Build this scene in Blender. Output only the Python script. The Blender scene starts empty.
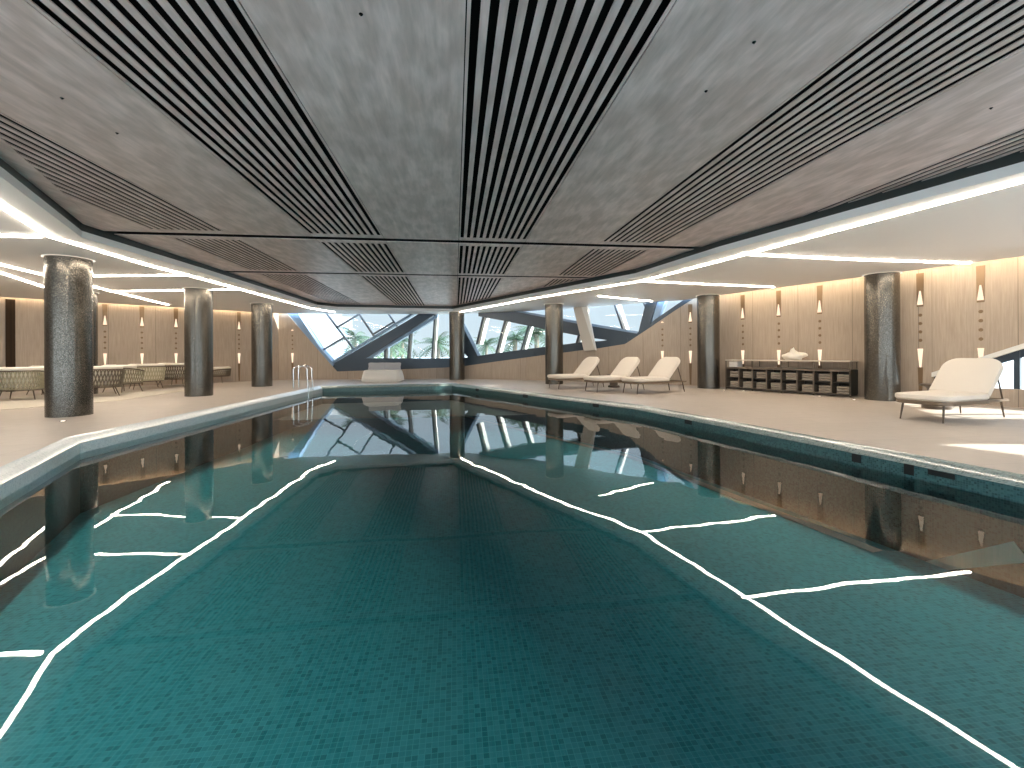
import bpy, bmesh, math, random
from mathutils import Vector, Matrix
random.seed(7)
R = math.radians
scn = bpy.context.scene
COL = scn.collection

# ------------------------------------------------------------------ camera
FPX, TH, YH, RO, HC = 450.0, R(7.2), 353.75, 0.0045, 1.05
cam_d = bpy.data.cameras.new('camera')
cam = bpy.data.objects.new('camera', cam_d)
COL.objects.link(cam)
cam_d.sensor_fit = 'HORIZONTAL'
cam_d.sensor_width = 36.0
cam_d.lens = FPX * 36.0 / 1024.0
cam_d.shift_y = (YH - 384.0) / 1024.0
cam_d.clip_start = 0.05
cam_d.clip_end = 500
cam.location = (0, 0, HC)
cam.rotation_euler = (Matrix.Rotation(-TH, 3, 'Z') @ Matrix.Rotation(R(90), 3, 'X') @ Matrix.Rotation(-RO, 3, 'Z')).to_euler()
scn.camera = cam

# ------------------------------------------------------------------ world, sun, exposure
w = bpy.data.worlds.new('sky')
scn.world = w
w.use_nodes = True
nt = w.node_tree
bg = nt.nodes['Background']
tc = nt.nodes.new('ShaderNodeTexCoord')
sx = nt.nodes.new('ShaderNodeSeparateXYZ')
cr = nt.nodes.new('ShaderNodeValToRGB')
cr.color_ramp.elements[0].position = 0.0
cr.color_ramp.elements[0].color = (0.80, 0.90, 0.97, 1)
cr.color_ramp.elements[1].position = 0.55
cr.color_ramp.elements[1].color = (0.50, 0.72, 0.98, 1)
nt.links.new(tc.outputs['Generated'], sx.inputs[0])
nt.links.new(sx.outputs['Z'], cr.inputs[0])
nt.links.new(cr.outputs[0], bg.inputs[0])
# sky behind the open end is raised as added fill for ceiling and pool
mr = nt.nodes.new('ShaderNodeMapRange')
mr.inputs['From Min'].default_value = 0.15
mr.inputs['From Max'].default_value = -0.9
mr.inputs['To Min'].default_value = 1.0
mr.inputs['To Max'].default_value = 3.2
nt.links.new(sx.outputs['Y'], mr.inputs['Value'])
# and, as under any overcast sky, brighter towards the zenith than at the horizon
mz = nt.nodes.new('ShaderNodeMapRange')
mz.inputs['From Min'].default_value = 0.10
mz.inputs['From Max'].default_value = 0.60
mz.inputs['To Min'].default_value = 1.0
mz.inputs['To Max'].default_value = 4.2
nt.links.new(sx.outputs['Z'], mz.inputs['Value'])
mm = nt.nodes.new('ShaderNodeMath'); mm.operation = 'MULTIPLY'
nt.links.new(mr.outputs[0], mm.inputs[0]); nt.links.new(mz.outputs[0], mm.inputs[1])
nt.links.new(mm.outputs[0], bg.inputs[1])

sun_d = bpy.data.lights.new('sun', 'SUN')
sun_d.energy = 20.0
sun_d.angle = R(0.6)
sun_d.color = (1.0, 0.95, 0.86)
sun = bpy.data.objects.new('sun', sun_d)
COL.objects.link(sun)
sun.location = (20, 8, 8)
_sd = Vector((-6.0, 0.75, -2.76))          # direction the sunlight travels
sun.rotation_euler = _sd.to_track_quat('-Z', 'Y').to_euler()

scn.view_settings.view_transform = 'Standard'
scn.view_settings.look = 'None'
scn.view_settings.exposure = 0.0
scn.view_settings.gamma = 1.0
scn.view_settings.use_curve_mapping = False
cy = scn.cycles
cy.use_denoising = True
cy.max_bounces = 10
cy.diffuse_bounces = 5
cy.glossy_bounces = 5
cy.transparent_max_bounces = 16
cy.sample_clamp_indirect = 6.0
cy.caustics_reflective = False
cy.caustics_refractive = False

# ------------------------------------------------------------------ helpers
def C(r, d):
    """plan point from (right of view axis, distance along view axis)"""
    return (r * math.cos(TH) + d * math.sin(TH), -r * math.sin(TH) + d * math.cos(TH))

def ray(px, py):
    u = (px - 512) - RO * (py - YH)
    v = (py - YH) + RO * (px - 512)
    x, y = C(u / FPX, 1.0)
    return Vector((x, y, -v / FPX))

def U(px, py, z):
    """survey helper: plan point at known height z"""
    d = ray(px, py)
    t = (z - HC) / d.z
    return (d.x * t, d.y * t)

class MB:
    def __init__(s):
        s.v = []; s.f = []; s.uv = []; s.hasuv = False
    def face(s, pts, uv=None):
        b = len(s.v)
        s.v += [tuple(p) for p in pts]
        s.f.append(tuple(range(b, b + len(pts))))
        s.uv.append(uv if uv else [(p[0], p[1]) for p in pts])
    def prism(s, poly, z0, z1, cap=True):
        n = len(poly)
        zt = z1 if hasattr(z1, '__len__') else [z1] * n
        zb = z0 if hasattr(z0, '__len__') else [z0] * n
        if cap:
            s.face([(poly[i][0], poly[i][1], zt[i]) for i in range(n)])
            s.face([(poly[i][0], poly[i][1], zb[i]) for i in reversed(range(n))])
        acc = 0
        for i in range(n):
            j = (i + 1) % n
            L = math.hypot(poly[j][0] - poly[i][0], poly[j][1] - poly[i][1])
            a, b = poly[i], poly[j]
            s.face([(a[0], a[1], zb[i]), (b[0], b[1], zb[j]), (b[0], b[1], zt[j]), (a[0], a[1], zt[i])],
                   [(acc, zb[i]), (acc + L, zb[j]), (acc + L, zt[j]), (acc, zt[i])])
            acc += L
    def box(s, c, sz, M=None):
        hx, hy, hz = sz[0] / 2, sz[1] / 2, sz[2] / 2
        P = [Vector((c[0] + a * hx, c[1] + b * hy, c[2] + e * hz)) for a in (-1, 1) for b in (-1, 1) for e in (-1, 1)]
        if M: P = [M @ p for p in P]
        for q in ((0, 1, 3, 2), (4, 6, 7, 5), (0, 4, 5, 1), (2, 3, 7, 6), (0, 2, 6, 4), (1, 5, 7, 3)):
            s.face([P[i] for i in q])
    def hexa(s, A, B):
        """A, B: two quads (4 points each) joined"""
        s.face(A[::-1]); s.face(B)
        for i in range(4):
            j = (i + 1) % 4
            s.face([A[i], A[j], B[j], B[i]])
    def tube(s, path, r, n=8, closed=False, cap=True):
        P = [Vector(p) for p in path]
        m = len(P)
        rr = r if hasattr(r, '__len__') else [r] * m
        rings = []
        up = None
        for i in range(m):
            if closed:
                t = (P[(i + 1) % m] - P[i - 1]).normalized()
            else:
                t = (P[min(i + 1, m - 1)] - P[max(i - 1, 0)]).normalized()
            if up is None:
                up = Vector((0, 0, 1)) if abs(t.z) < .9 else Vector((1, 0, 0))
            a = t.cross(up).normalized()
            up = a.cross(t).normalized()
            rings.append([P[i] + (a * math.cos(2 * math.pi * k / n) + up * math.sin(2 * math.pi * k / n)) * rr[i] for k in range(n)])
        for i in range(m if closed else m - 1):
            A, B = rings[i], rings[(i + 1) % m]
            for k in range(n):
                l = (k + 1) % n
                s.face([A[k], A[l], B[l], B[k]])
        if cap and not closed:
            s.face(rings[0][::-1]); s.face(rings[-1])
    def lathe(s, prof, c=(0, 0, 0), n=32, sx=1, sy=1):
        for i in range(len(prof) - 1):
            (r0, z0), (r1, z1) = prof[i], prof[i + 1]
            for k in range(n):
                a0, a1 = 2 * math.pi * k / n, 2 * math.pi * (k + 1) / n
                pts = []; uv = []
                for r, z, a in ((r0, z0, a0), (r0, z0, a1), (r1, z1, a1), (r1, z1, a0)):
                    pts.append((c[0] + sx * r * math.cos(a), c[1] + sy * r * math.sin(a), c[2] + z))
                    uv.append((a * max(r0, r1), z))
                if r0 < 1e-6: pts = pts[1:]; uv = uv[1:]
                elif r1 < 1e-6: pts = pts[:3]; uv = uv[:3]
                s.face(pts, uv)
    def build(s, name, mat, parent=None, smooth=False, loc=None, weld=True):
        me = bpy.data.meshes.new(name)
        me.from_pydata(s.v, [], s.f)
        ul = me.uv_layers.new(name='UVMap')
        i = 0
        for uv in s.uv:
            for c in uv:
                ul.data[i].uv = c
                i += 1
        if weld:
            bm = bmesh.new(); bm.from_mesh(me)
            bmesh.ops.remove_doubles(bm, verts=bm.verts, dist=1e-5)
            bmesh.ops.recalc_face_normals(bm, faces=bm.faces)
            bm.to_mesh(me); bm.free()
        me.materials.append(mat)
        if smooth:
            for p in me.polygons: p.use_smooth = True
            try: me.set_sharp_from_angle(angle=R(40))
            except Exception: pass
        o = bpy.data.objects.new(name, me)
        COL.objects.link(o)
        if parent: o.parent = parent
        if loc: o.location = loc
        return o

def rounded(o, width=.01, seg=2):
    m = o.modifiers.new('bevel', 'BEVEL'); m.width = width; m.segments = seg; m.limit_method = 'ANGLE'
    return o
def subsurf(o, n=2):
    m = o.modifiers.new('sub', 'SUBSURF'); m.levels = n; m.render_levels = n
    return o

def tag(o, label, cat, group=None, kind=None):
    o['label'] = label; o['category'] = cat
    if group: o['group'] = group
    if kind: o['kind'] = kind
    return o
def thing(name, label, cat, loc=(0, 0, 0), rz=0, group=None):
    o = bpy.data.objects.new(name, None)
    COL.objects.link(o)
    o.empty_display_size = .1
    o.location = loc; o.rotation_euler = (0, 0, rz)
    return tag(o, label, cat, group)
def struct(o, label=None, cat=None):
    o['kind'] = 'structure'
    if label: o['label'] = label
    if cat: o['category'] = cat
    return o
def copy_tree(o, loc, rz, label, parent=None):
    c = o.copy(); COL.objects.link(c)
    if parent is None:
        c.location = loc; c.rotation_euler = (0, 0, rz); c['label'] = label
    else:
        c.parent = parent
    for ch in list(o.children):
        copy_tree(ch, None, None, None, c)
    return c

# ------------------------------------------------------------------ materials
def new_mat(name):
    m = bpy.data.materials.new(name); m.use_nodes = True
    n = m.node_tree; b = n.nodes['Principled BSDF']
    return m, n, b
def N(n, t, **kw):
    x = n.nodes.new(t)
    for k, v in kw.items(): setattr(x, k, v)
    return x
def plain(name, col, rough=.5, metal=0, spec=None, bump=0, bscale=60, var=0):
    m, n, b = new_mat(name)
    b.inputs['Base Color'].default_value = (*col, 1)
    b.inputs['Roughness'].default_value = rough
    b.inputs['Metallic'].default_value = metal
    if spec is not None: b.inputs['Specular IOR Level'].default_value = spec
    tcn = N(n, 'ShaderNodeTexCoord'); nz = N(n, 'ShaderNodeTexNoise')
    nz.inputs['Scale'].default_value = bscale; nz.inputs['Detail'].default_value = 3
    n.links.new(tcn.outputs['Object'], nz.inputs['Vector'])
    if var:
        mx = N(n, 'ShaderNodeMixRGB')
        mx.inputs[1].default_value = (*[c * (1 - var) for c in col], 1)
        mx.inputs[2].default_value = (*[min(1, c * (1 + var)) for c in col], 1)
        n.links.new(nz.outputs['Fac'], mx.inputs[0]); n.links.new(mx.outputs[0], b.inputs['Base Color'])
    if bump:
        bp = N(n, 'ShaderNodeBump'); bp.inputs['Strength'].default_value = bump; bp.inputs['Distance'].default_value = .01
        n.links.new(nz.outputs['Fac'], bp.inputs['Height']); n.links.new(bp.outputs[0], b.inputs['Normal'])
    return m
def glow(name, col, s):
    m = bpy.data.materials.new(name); m.use_nodes = True
    n = m.node_tree; n.nodes.clear()
    e = N(n, 'ShaderNodeEmission'); o = N(n, 'ShaderNodeOutputMaterial')
    e.inputs[0].default_value = (*col, 1); e.inputs[1].default_value = s
    n.links.new(e.outputs[0], o.inputs[0])
    return m
def mosaic(name, cols, grout, size, rough=.3, gw=.1, metal=0, grain=None, bump=.15, spec=.5):
    m, n, b = new_mat(name)
    uv = N(n, 'ShaderNodeTexCoord')
    sc = N(n, 'ShaderNodeVectorMath', operation='SCALE'); sc.inputs['Scale'].default_value = 1 / size
    n.links.new(uv.outputs['UV'], sc.inputs[0])
    fl = N(n, 'ShaderNodeVectorMath', operation='FLOOR'); fr = N(n, 'ShaderNodeVectorMath', operation='FRACTION')
    n.links.new(sc.outputs[0], fl.inputs[0]); n.links.new(sc.outputs[0], fr.inputs[0])
    wn = N(n, 'ShaderNodeTexWhiteNoise', noise_dimensions='2D'); n.links.new(fl.outputs[0], wn.inputs['Vector'])
    rp = N(n, 'ShaderNodeValToRGB'); rp.color_ramp.interpolation = 'LINEAR'
    el = rp.color_ramp.elements
    while len(el) < len(cols): el.new(.5)
    for i, c in enumerate(cols):
        el[i].position = i / (len(cols) - 1); el[i].color = (*c, 1)
    n.links.new(wn.outputs['Value'], rp.inputs[0])
    sp = N(n, 'ShaderNodeSeparateXYZ'); n.links.new(fr.outputs[0], sp.inputs[0])
    ms = []
    for ax in ('X', 'Y'):
        g = N(n, 'ShaderNodeMath', operation='LESS_THAN'); g.inputs[1].default_value = gw
        n.links.new(sp.outputs[ax], g.inputs[0]); ms.append(g)
    mxm = N(n, 'ShaderNodeMath', operation='MAXIMUM')
    n.links.new(ms[0].outputs[0], mxm.inputs[0]); n.links.new(ms[1].outputs[0], mxm.inputs[1])
    mx = N(n, 'ShaderNodeMixRGB'); mx.inputs[2].default_value = (*grout, 1)
    n.links.new(mxm.outputs[0], mx.inputs[0]); n.links.new(rp.outputs[0], mx.inputs[1])
    n.links.new(mx.outputs[0], b.inputs['Base Color'])
    b.inputs['Roughness'].default_value = rough; b.inputs['Metallic'].default_value = metal
    b.inputs['Specular IOR Level'].default_value = spec
    bp = N(n, 'ShaderNodeBump'); bp.inputs['Strength'].default_value = bump; bp.inputs['Distance'].default_value = .004
    ad = N(n, 'ShaderNodeMath', operation='SUBTRACT')
    n.links.new(wn.outputs['Value'], ad.inputs[0]); n.links.new(mxm.outputs[0], ad.inputs[1])
    n.links.new(ad.outputs[0], bp.inputs['Height']); n.links.new(bp.outputs[0], b.inputs['Normal'])
    return m
def wood(name, c0, c1, stretch, rough=.45, seams=None, coord='UV', spec=.5, patch=0, dabs=None):
    """streaky wood: stretch = vector scale for the noise; seams = (width along u) for panel joints"""
    m, n, b = new_mat(name)
    t = N(n, 'ShaderNodeTexCoord'); mp = N(n, 'ShaderNodeMapping')
    mp.inputs['Scale'].default_value = stretch
    n.links.new(t.outputs[coord], mp.inputs[0])
    n1 = N(n, 'ShaderNodeTexNoise'); n1.inputs['Scale'].default_value = 1; n1.inputs['Detail'].default_value = 6; n1.inputs['Roughness'].default_value = .65
    n.links.new(mp.outputs[0], n1.inputs['Vector'])
    rp = N(n, 'ShaderNodeValToRGB')
    rp.color_ramp.elements[0].position = .3; rp.color_ramp.elements[0].color = (*c0, 1)
    rp.color_ramp.elements[1].position = .7; rp.color_ramp.elements[1].color = (*c1, 1)
    n.links.new(n1.outputs['Fac'], rp.inputs[0])
    last = rp.outputs[0]
    if patch:
        n2 = N(n, 'ShaderNodeTexNoise'); n2.inputs['Scale'].default_value = 1.3; n2.inputs['Detail'].default_value = 2
        n.links.new(t.outputs[coord], n2.inputs['Vector'])
        mm = N(n, 'ShaderNodeMixRGB', blend_type='MULTIPLY'); mm.inputs[0].default_value = patch
        rp2 = N(n, 'ShaderNodeValToRGB'); rp2.color_ramp.elements[0].position = .35; rp2.color_ramp.elements[1].position = .65
        rp2.color_ramp.elements[0].color = (.6, .6, .6, 1)
        n.links.new(n2.outputs['Fac'], rp2.inputs[0])
        n.links.new(last, mm.inputs[1]); n.links.new(rp2.outputs[0], mm.inputs[2]); last = mm.outputs[0]
    if dabs:                                       # short brushed dabs in the stain
        mp2 = N(n, 'ShaderNodeMapping'); mp2.inputs['Scale'].default_value = dabs; mp2.inputs['Rotation'].default_value = (0, 0, .25)
        n.links.new(t.outputs[coord], mp2.inputs[0])
        n3 = N(n, 'ShaderNodeTexNoise'); n3.inputs['Scale'].default_value = 1; n3.inputs['Detail'].default_value = 3
        n.links.new(mp2.outputs[0], n3.inputs['Vector'])
        rp3 = N(n, 'ShaderNodeValToRGB'); rp3.color_ramp.elements[0].position = .42; rp3.color_ramp.elements[1].position = .62
        rp3.color_ramp.elements[0].color = (.80, .78, .76, 1)
        n.links.new(n3.outputs['Fac'], rp3.inputs[0])
        m3 = N(n, 'ShaderNodeMixRGB', blend_type='MULTIPLY'); m3.inputs[0].default_value = 1
        n.links.new(last, m3.inputs[1]); n.links.new(rp3.outputs[0], m3.inputs[2]); last = m3.outputs[0]
    if seams:
        sp = N(n, 'ShaderNodeSeparateXYZ'); n.links.new(t.outputs[coord], sp.inputs[0])
        md = N(n, 'ShaderNodeMath', operation='PINGPONG'); md.inputs[1].default_value = seams / 2
        n.links.new(sp.outputs['X'], md.inputs[0])
        lt = N(n, 'ShaderNodeMath', operation='LESS_THAN'); lt.inputs[1].default_value = .006
        n.links.new(md.outputs[0], lt.inputs[0])
        mx = N(n, 'ShaderNodeMixRGB'); mx.inputs[2].default_value = (*[c * .55 for c in c0], 1)
        n.links.new(lt.outputs[0], mx.inputs[0]); n.links.new(last, mx.inputs[1]); last = mx.outputs[0]
    n.links.new(last, b.inputs['Base Color'])
    b.inputs['Roughness'].default_value = rough; b.inputs['Specular IOR Level'].default_value = spec
    bp = N(n, 'ShaderNodeBump'); bp.inputs['Strength'].default_value = .06; bp.inputs['Distance'].default_value = .01
    n.links.new(n1.outputs['Fac'], bp.inputs['Height']); n.links.new(bp.outputs[0], b.inputs['Normal'])
    return m

def stone_floor():
    m, n, b = new_mat('beige_stone')
    t = N(n, 'ShaderNodeTexCoord'); br = N(n, 'ShaderNodeTexBrick')
    br.offset = .5
    br.inputs['Scale'].default_value = 1.0
    br.inputs['Brick Width'].default_value = 1.2; br.inputs['Row Height'].default_value = .6
    br.inputs['Mortar Size'].default_value = .004; br.inputs['Mortar Smooth'].default_value = .1
    br.inputs['Color1'].default_value = (.53, .47, .415, 1); br.inputs['Color2'].default_value = (.50, .445, .39, 1)
    br.inputs['Mortar'].default_value = (.36, .31, .27, 1)
    n.links.new(t.outputs['Object'], br.inputs['Vector'])
    nz = N(n, 'ShaderNodeTexNoise'); nz.inputs['Scale'].default_value = 6; nz.inputs['Detail'].default_value = 6
    n.links.new(t.outputs['Object'], nz.inputs['Vector'])
    mx = N(n, 'ShaderNodeMixRGB', blend_type='MULTIPLY'); mx.inputs[0].default_value = .25
    n.links.new(br.outputs[0], mx.inputs[1]); n.links.new(nz.outputs['Fac'], mx.inputs[2])
    mx.inputs[0].default_value = .18
    n.links.new(mx.outputs[0], b.inputs['Base Color'])
    b.inputs['Roughness'].default_value = .38
    return m

def water_mat():
    m = bpy.data.materials.new('pool_water'); m.use_nodes = True
    n = m.node_tree; n.nodes.clear()
    o = N(n, 'ShaderNodeOutputMaterial'); mix = N(n, 'ShaderNodeMixShader')
    tr = N(n, 'ShaderNodeBsdfTransparent'); tr.inputs[0].default_value = (.80, .955, .965, 1)
    gl = N(n, 'ShaderNodeBsdfGlossy'); gl.inputs['Roughness'].default_value = 0.0
    fr = N(n, 'ShaderNodeFresnel'); fr.inputs['IOR'].default_value = 1.333
    t = N(n, 'ShaderNodeTexCoord'); nz = N(n, 'ShaderNodeTexNoise')
    nz.inputs['Scale'].default_value = 1.6; nz.inputs['Detail'].default_value = 2
    bp = N(n, 'ShaderNodeBump'); bp.inputs['Strength'].default_value = .08; bp.inputs['Distance'].default_value = .02
    n.links.new(t.outputs['Object'], nz.inputs['Vector']); n.links.new(nz.outputs['Fac'], bp.inputs['Height'])
    n.links.new(bp.outputs[0], gl.inputs['Normal'])
    n.links.new(fr.outputs[0], mix.inputs[0]); n.links.new(tr.outputs[0], mix.inputs[1]); n.links.new(gl.outputs[0], mix.inputs[2])
    n.links.new(mix.outputs[0], o.inputs[0])
    return m
def glass_mat():
    m = bpy.data.materials.new('window_glass'); m.use_nodes = True
    n = m.node_tree; n.nodes.clear()
    o = N(n, 'ShaderNodeOutputMaterial'); mix = N(n, 'ShaderNodeMixShader')
    tr = N(n, 'ShaderNodeBsdfTransparent'); tr.inputs[0].default_value = (.95, .985, .99, 1)
    gl = N(n, 'ShaderNodeBsdfGlossy'); gl.inputs['Roughness'].default_value = 0.0
    fr = N(n, 'ShaderNodeFresnel'); fr.inputs['IOR'].default_value = 1.3
    n.links.new(fr.outputs[0], mix.inputs[0]); n.links.new(tr.outputs[0], mix.inputs[1]); n.links.new(gl.outputs[0], mix.inputs[2])
    n.links.new(mix.outputs[0], o.inputs[0])
    return m

M = {}
M['deck'] = stone_floor()
M['pool'] = mosaic('teal_mosaic', [(.038, .34, .43), (.065, .48, .58), (.10, .57, .66), (.052, .41, .50)], (.16, .68, .76), .033, rough=.35, gw=.10)
M['coping'] = mosaic('coping_mosaic', [(.09, .135, .13), (.22, .28, .265), (.14, .195, .185)], (.25, .31, .295), .02, rough=.15, gw=.12, spec=1.0)
M['coping_lit'] = mosaic('lit_coping_mosaic', [(.60, .70, .74), (.80, .88, .90), (.70, .78, .81)], (.82, .88, .9), .02, rough=.15, gw=.12, spec=1.0)  # coping mosaic lightened, window light on the left side painted into the colour
M['pool_wall'] = mosaic('pool_wall_mosaic', [(.015, .055, .06), (.035, .105, .11), (.06, .15, .15)], (.07, .15, .145), .02, rough=.3, gw=.12)
M['pale_mosaic'] = mosaic('pale_mosaic', [(.84, .93, .89), (.95, .98, .96)], (.85, .93, .9), .02, rough=.4)
M['column'] = mosaic('column_mosaic', [(.070, .063, .052), (.108, .098, .082), (.18, .166, .142), (.085, .076, .063)], (.06, .055, .045), .012, rough=.19, gw=.08, metal=.85, bump=.2)
M['raft'] = wood('grey_wood', (.66, .535, .505), (.88, .725, .685), (20, 2.0, 1), rough=.42, coord='Object', spec=.5, patch=.22, dabs=(7, 2.4, 1))
M['wall'] = wood('pale_oak_panel', (.33, .265, .205), (.45, .37, .295), (34, 1.6, 1), rough=.5, seams=1.24, patch=.15)
M['white'] = plain('white_plaster', (.90, .885, .86), .55, bump=.02)
M['lip'] = plain('white_lip', (.90, .90, .89), .3)
M['recess'] = plain('dark_recess', (.035, .045, .045), .3)
M['black'] = plain('black_void', (.005, .005, .005), .9, spec=.1)
M['led'] = glow('led_warm_white', (1.0, .87, .72), 47)
M['halo'] = glow('halo_led', (1.0, .88, .72), 1.6)
M['cove'] = glow('cove_led', (1.0, .80, .56), 40)
M['lens'] = glow('sconce_lens', (1.0, .80, .58), 1.3)
M['bronze'] = plain('bronze_channel', (.20, .135, .08), .4, .6)
M['water'] = water_mat()
M['glass'] = glass_mat()
M['steel'] = plain('blue_grey_steel', (.035, .055, .078), .38, .2)
M['steel_light'] = plain('blue_frame', (.22, .33, .47), .4, .1)
M['mullion'] = plain('dark_mullion', (.07, .085, .10), .4, .3)
M['fin'] = plain('white_fin', (.75, .74, .70), .5)
M['pier'] = plain('beige_pier', (.58, .53, .46), .6, bump=.05)
M['cushion'] = plain('cream_fabric', (.74, .67, .58), .9, bump=.25, bscale=90)
M['frame_wood'] = plain('brown_frame', (.17, .125, .085), .45, .2)
M['leg'] = plain('bronze_leg', (.10, .075, .055), .4, .6)
M['rope'] = plain('olive_rope', (.30, .275, .19), .8, var=.25, bscale=120)
M['rope_pale'] = plain('cream_rope', (.55, .51, .36), .8, var=.2, bscale=120)
M['rope_dark'] = plain('brown_rope', (.15, .125, .09), .8, var=.25, bscale=120)
M['ivory'] = plain('ivory_cushion', (.84, .79, .70), .9, bump=.2, bscale=80)
M['rug'] = plain('cream_rug', (.55, .50, .42), .95, bump=.4, bscale=200)
M['chrome'] = plain('chrome', (.80, .80, .80), .12, 1)
M['cab'] = plain('bronze_cabinet', (.15, .122, .095), .42, .3)
M['cab_in'] = plain('cabinet_inside', (.02, .017, .013), .5)
M['cab_side'] = plain('green_black_panel', (.008, .018, .013), .3, spec=.3)
M['cab_top'] = plain('pale_stone_top', (.66, .59, .49), .3, var=.08)
M['towel'] = plain('grey_towel', (.26, .225, .185), .95, bump=.5, bscale=120)
M['towel_w'] = plain('white_towel', (.78, .75, .70), .95, bump=.5, bscale=120)
M['coral'] = plain('white_ceramic', (.88, .82, .72), .5, bump=.3, bscale=30)
M['door'] = wood('dark_walnut', (.018, .010, .005), (.045, .024, .010), (20, 1.2, 1), rough=.6, spec=.15)
M['pouf'] = plain('cream_pouf', (.72, .70, .66), .9, bump=.25, bscale=70)
M['pillow'] = plain('grey_pillow', (.40, .41, .44), .9, bump=.25, bscale=90)
M['dark_wood'] = plain('dark_side_table', (.10, .075, .055), .5)
M['port'] = plain('black_opening', (.004, .006, .006), .6)
M['trunk'] = plain('palm_trunk', (.20, .16, .12), .9, var=.3, bscale=15)
M['frond'] = plain('palm_frond', (.05, .085, .04), .6, var=.4, bscale=6)
M['hedge'] = plain('pale_green_foliage', (.10, .15, .08), .8, var=.5, bscale=5)
M['ground'] = plain('terrace_paving', (.46, .47, .45), .8, var=.1, bscale=2)
M['tower'] = plain('pale_concrete', (.33, .30, .29), .8, var=.08, bscale=1)
M['tower_glass'] = plain('pale_blue_glass', (.35, .45, .55), .2)
M['uplight'] = glow('floor_uplight', (1, .9, .75), 5)

# ------------------------------------------------------------------ plan geometry
Z_SOF, Z_RAFT, Z_WATER, Z_POOL = 2.76, 2.96, -.217, -1.0
POOL = [(-1.15, -2.0), (-3.98, 4.5), (-4.84, 6.5), (-4.62, 10.8), (-4.42, 15.75), (-.12, 16.2), (3.6, 8.7), (4.37, 4.92), (5.6, -2.0)]
POOL = POOL[::-1]                                  # counter-clockwise
LIP = [(-1.375, -2.0), (-4.33, 4.95), (-5.36, 7.25), (-5.2, 10.1), (-4.95, 17.1), (-4.4, 17.75), (-.1, 18.2), (4.05, 9.75), (4.47, 7.15), (6.84, -2.0)]
LIP = LIP[::-1]

def area(p):
    return sum(p[i][0] * p[(i + 1) % len(p)][1] - p[(i + 1) % len(p)][0] * p[i][1] for i in range(len(p))) / 2
if area(POOL) < 0: POOL.reverse()
if area(LIP) < 0: LIP.reverse()
def offset(poly, d):
    """outward offset of a counter-clockwise polygon"""
    n = len(poly); out = []
    for i in range(n):
        p0, p1, p2 = Vector(poly[i - 1]), Vector(poly[i]), Vector(poly[(i + 1) % n])
        e0, e1 = (p1 - p0).normalized(), (p2 - p1).normalized()
        n0, n1 = Vector((e0.y, -e0.x)), Vector((e1.y, -e1.x))
        k = (n0 + n1) / (1 + n0.dot(n1))
        q = p1 + k * d
        out.append((q.x, q.y))
    return out
def clip(poly, conv):
    """clip polygon by a convex ccw polygon"""
    out = list(poly)
    for i in range(len(conv)):
        a, b = conv[i], conv[(i + 1) % len(conv)]
        side = lambda p: (b[0] - a[0]) * (p[1] - a[1]) - (b[1] - a[1]) * (p[0] - a[0])
        inp, out = out, []
        for j in range(len(inp)):
            p, q = inp[j], inp[(j + 1) % len(inp)]
            sp, sq = side(p), side(q)
            if sp >= 0: out.append(p)
            if (sp >= 0) != (sq >= 0):
                t = sp / (sp - sq)
                out.append((p[0] + (q[0] - p[0]) * t, p[1] + (q[1] - p[1]) * t))
        if not out: return []
    return out
def holed(outer, holes, z, name, mat, flip=False):
    bm = bmesh.new()
    for loop in [outer] + holes:
        vs = [bm.verts.new((x, y, z)) for x, y in loop]
        for i in range(len(vs)): bm.edges.new((vs[i], vs[(i + 1) % len(vs)]))
    bmesh.ops.triangle_fill(bm, use_beauty=True, use_dissolve=False, edges=bm.edges[:])
    for f in bm.faces:
        if (f.normal.z > 0) == flip: f.normal_flip()
    uvl = bm.loops.layers.uv.new('UVMap')
    for f in bm.faces:
        for l in f.loops: l[uvl].uv = (l.vert.co.x, l.vert.co.y)
    me = bpy.data.meshes.new(name); bm.to_mesh(me); bm.free(); me.materials.append(mat)
    o = bpy.data.objects.new(name, me); COL.objects.link(o)
    return o

# walls in plan (camera plan coordinates turned into the room's)
WL = [C(-17.7, 10.0), C(-15.0, 13.0), C(-9.75, 18.80)]
WF = [C(-9.75, 18.80), C(-2.6, 19.15), C(.71, 17.95), C(5.95, 14.35), C(6.3, 14.0)]
WR = [C(6.3, 14.0), C(8.25, 10.6), C(9.6, 8.2), C(12.3, 3.5)]
BACK_L, BACK_R = (-16.5, -3.4), (13.0, -3.4)

# ------------------------------------------------------------------ floor / pool
DECK_IN = offset(POOL, .14)
outer_deck = [BACK_L, BACK_R] + [WR[3], WR[2], WR[1], WR[0]] + [WF[3], WF[2], WF[1]] + [WL[2], WL[1], WL[0]]
outer_deck = [(p[0] * 1.0, p[1]) for p in outer_deck]
struct(holed(outer_deck, [DECK_IN], 0.0, 'floor', M['deck']), 'beige stone deck around the pool', 'floor')

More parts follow.
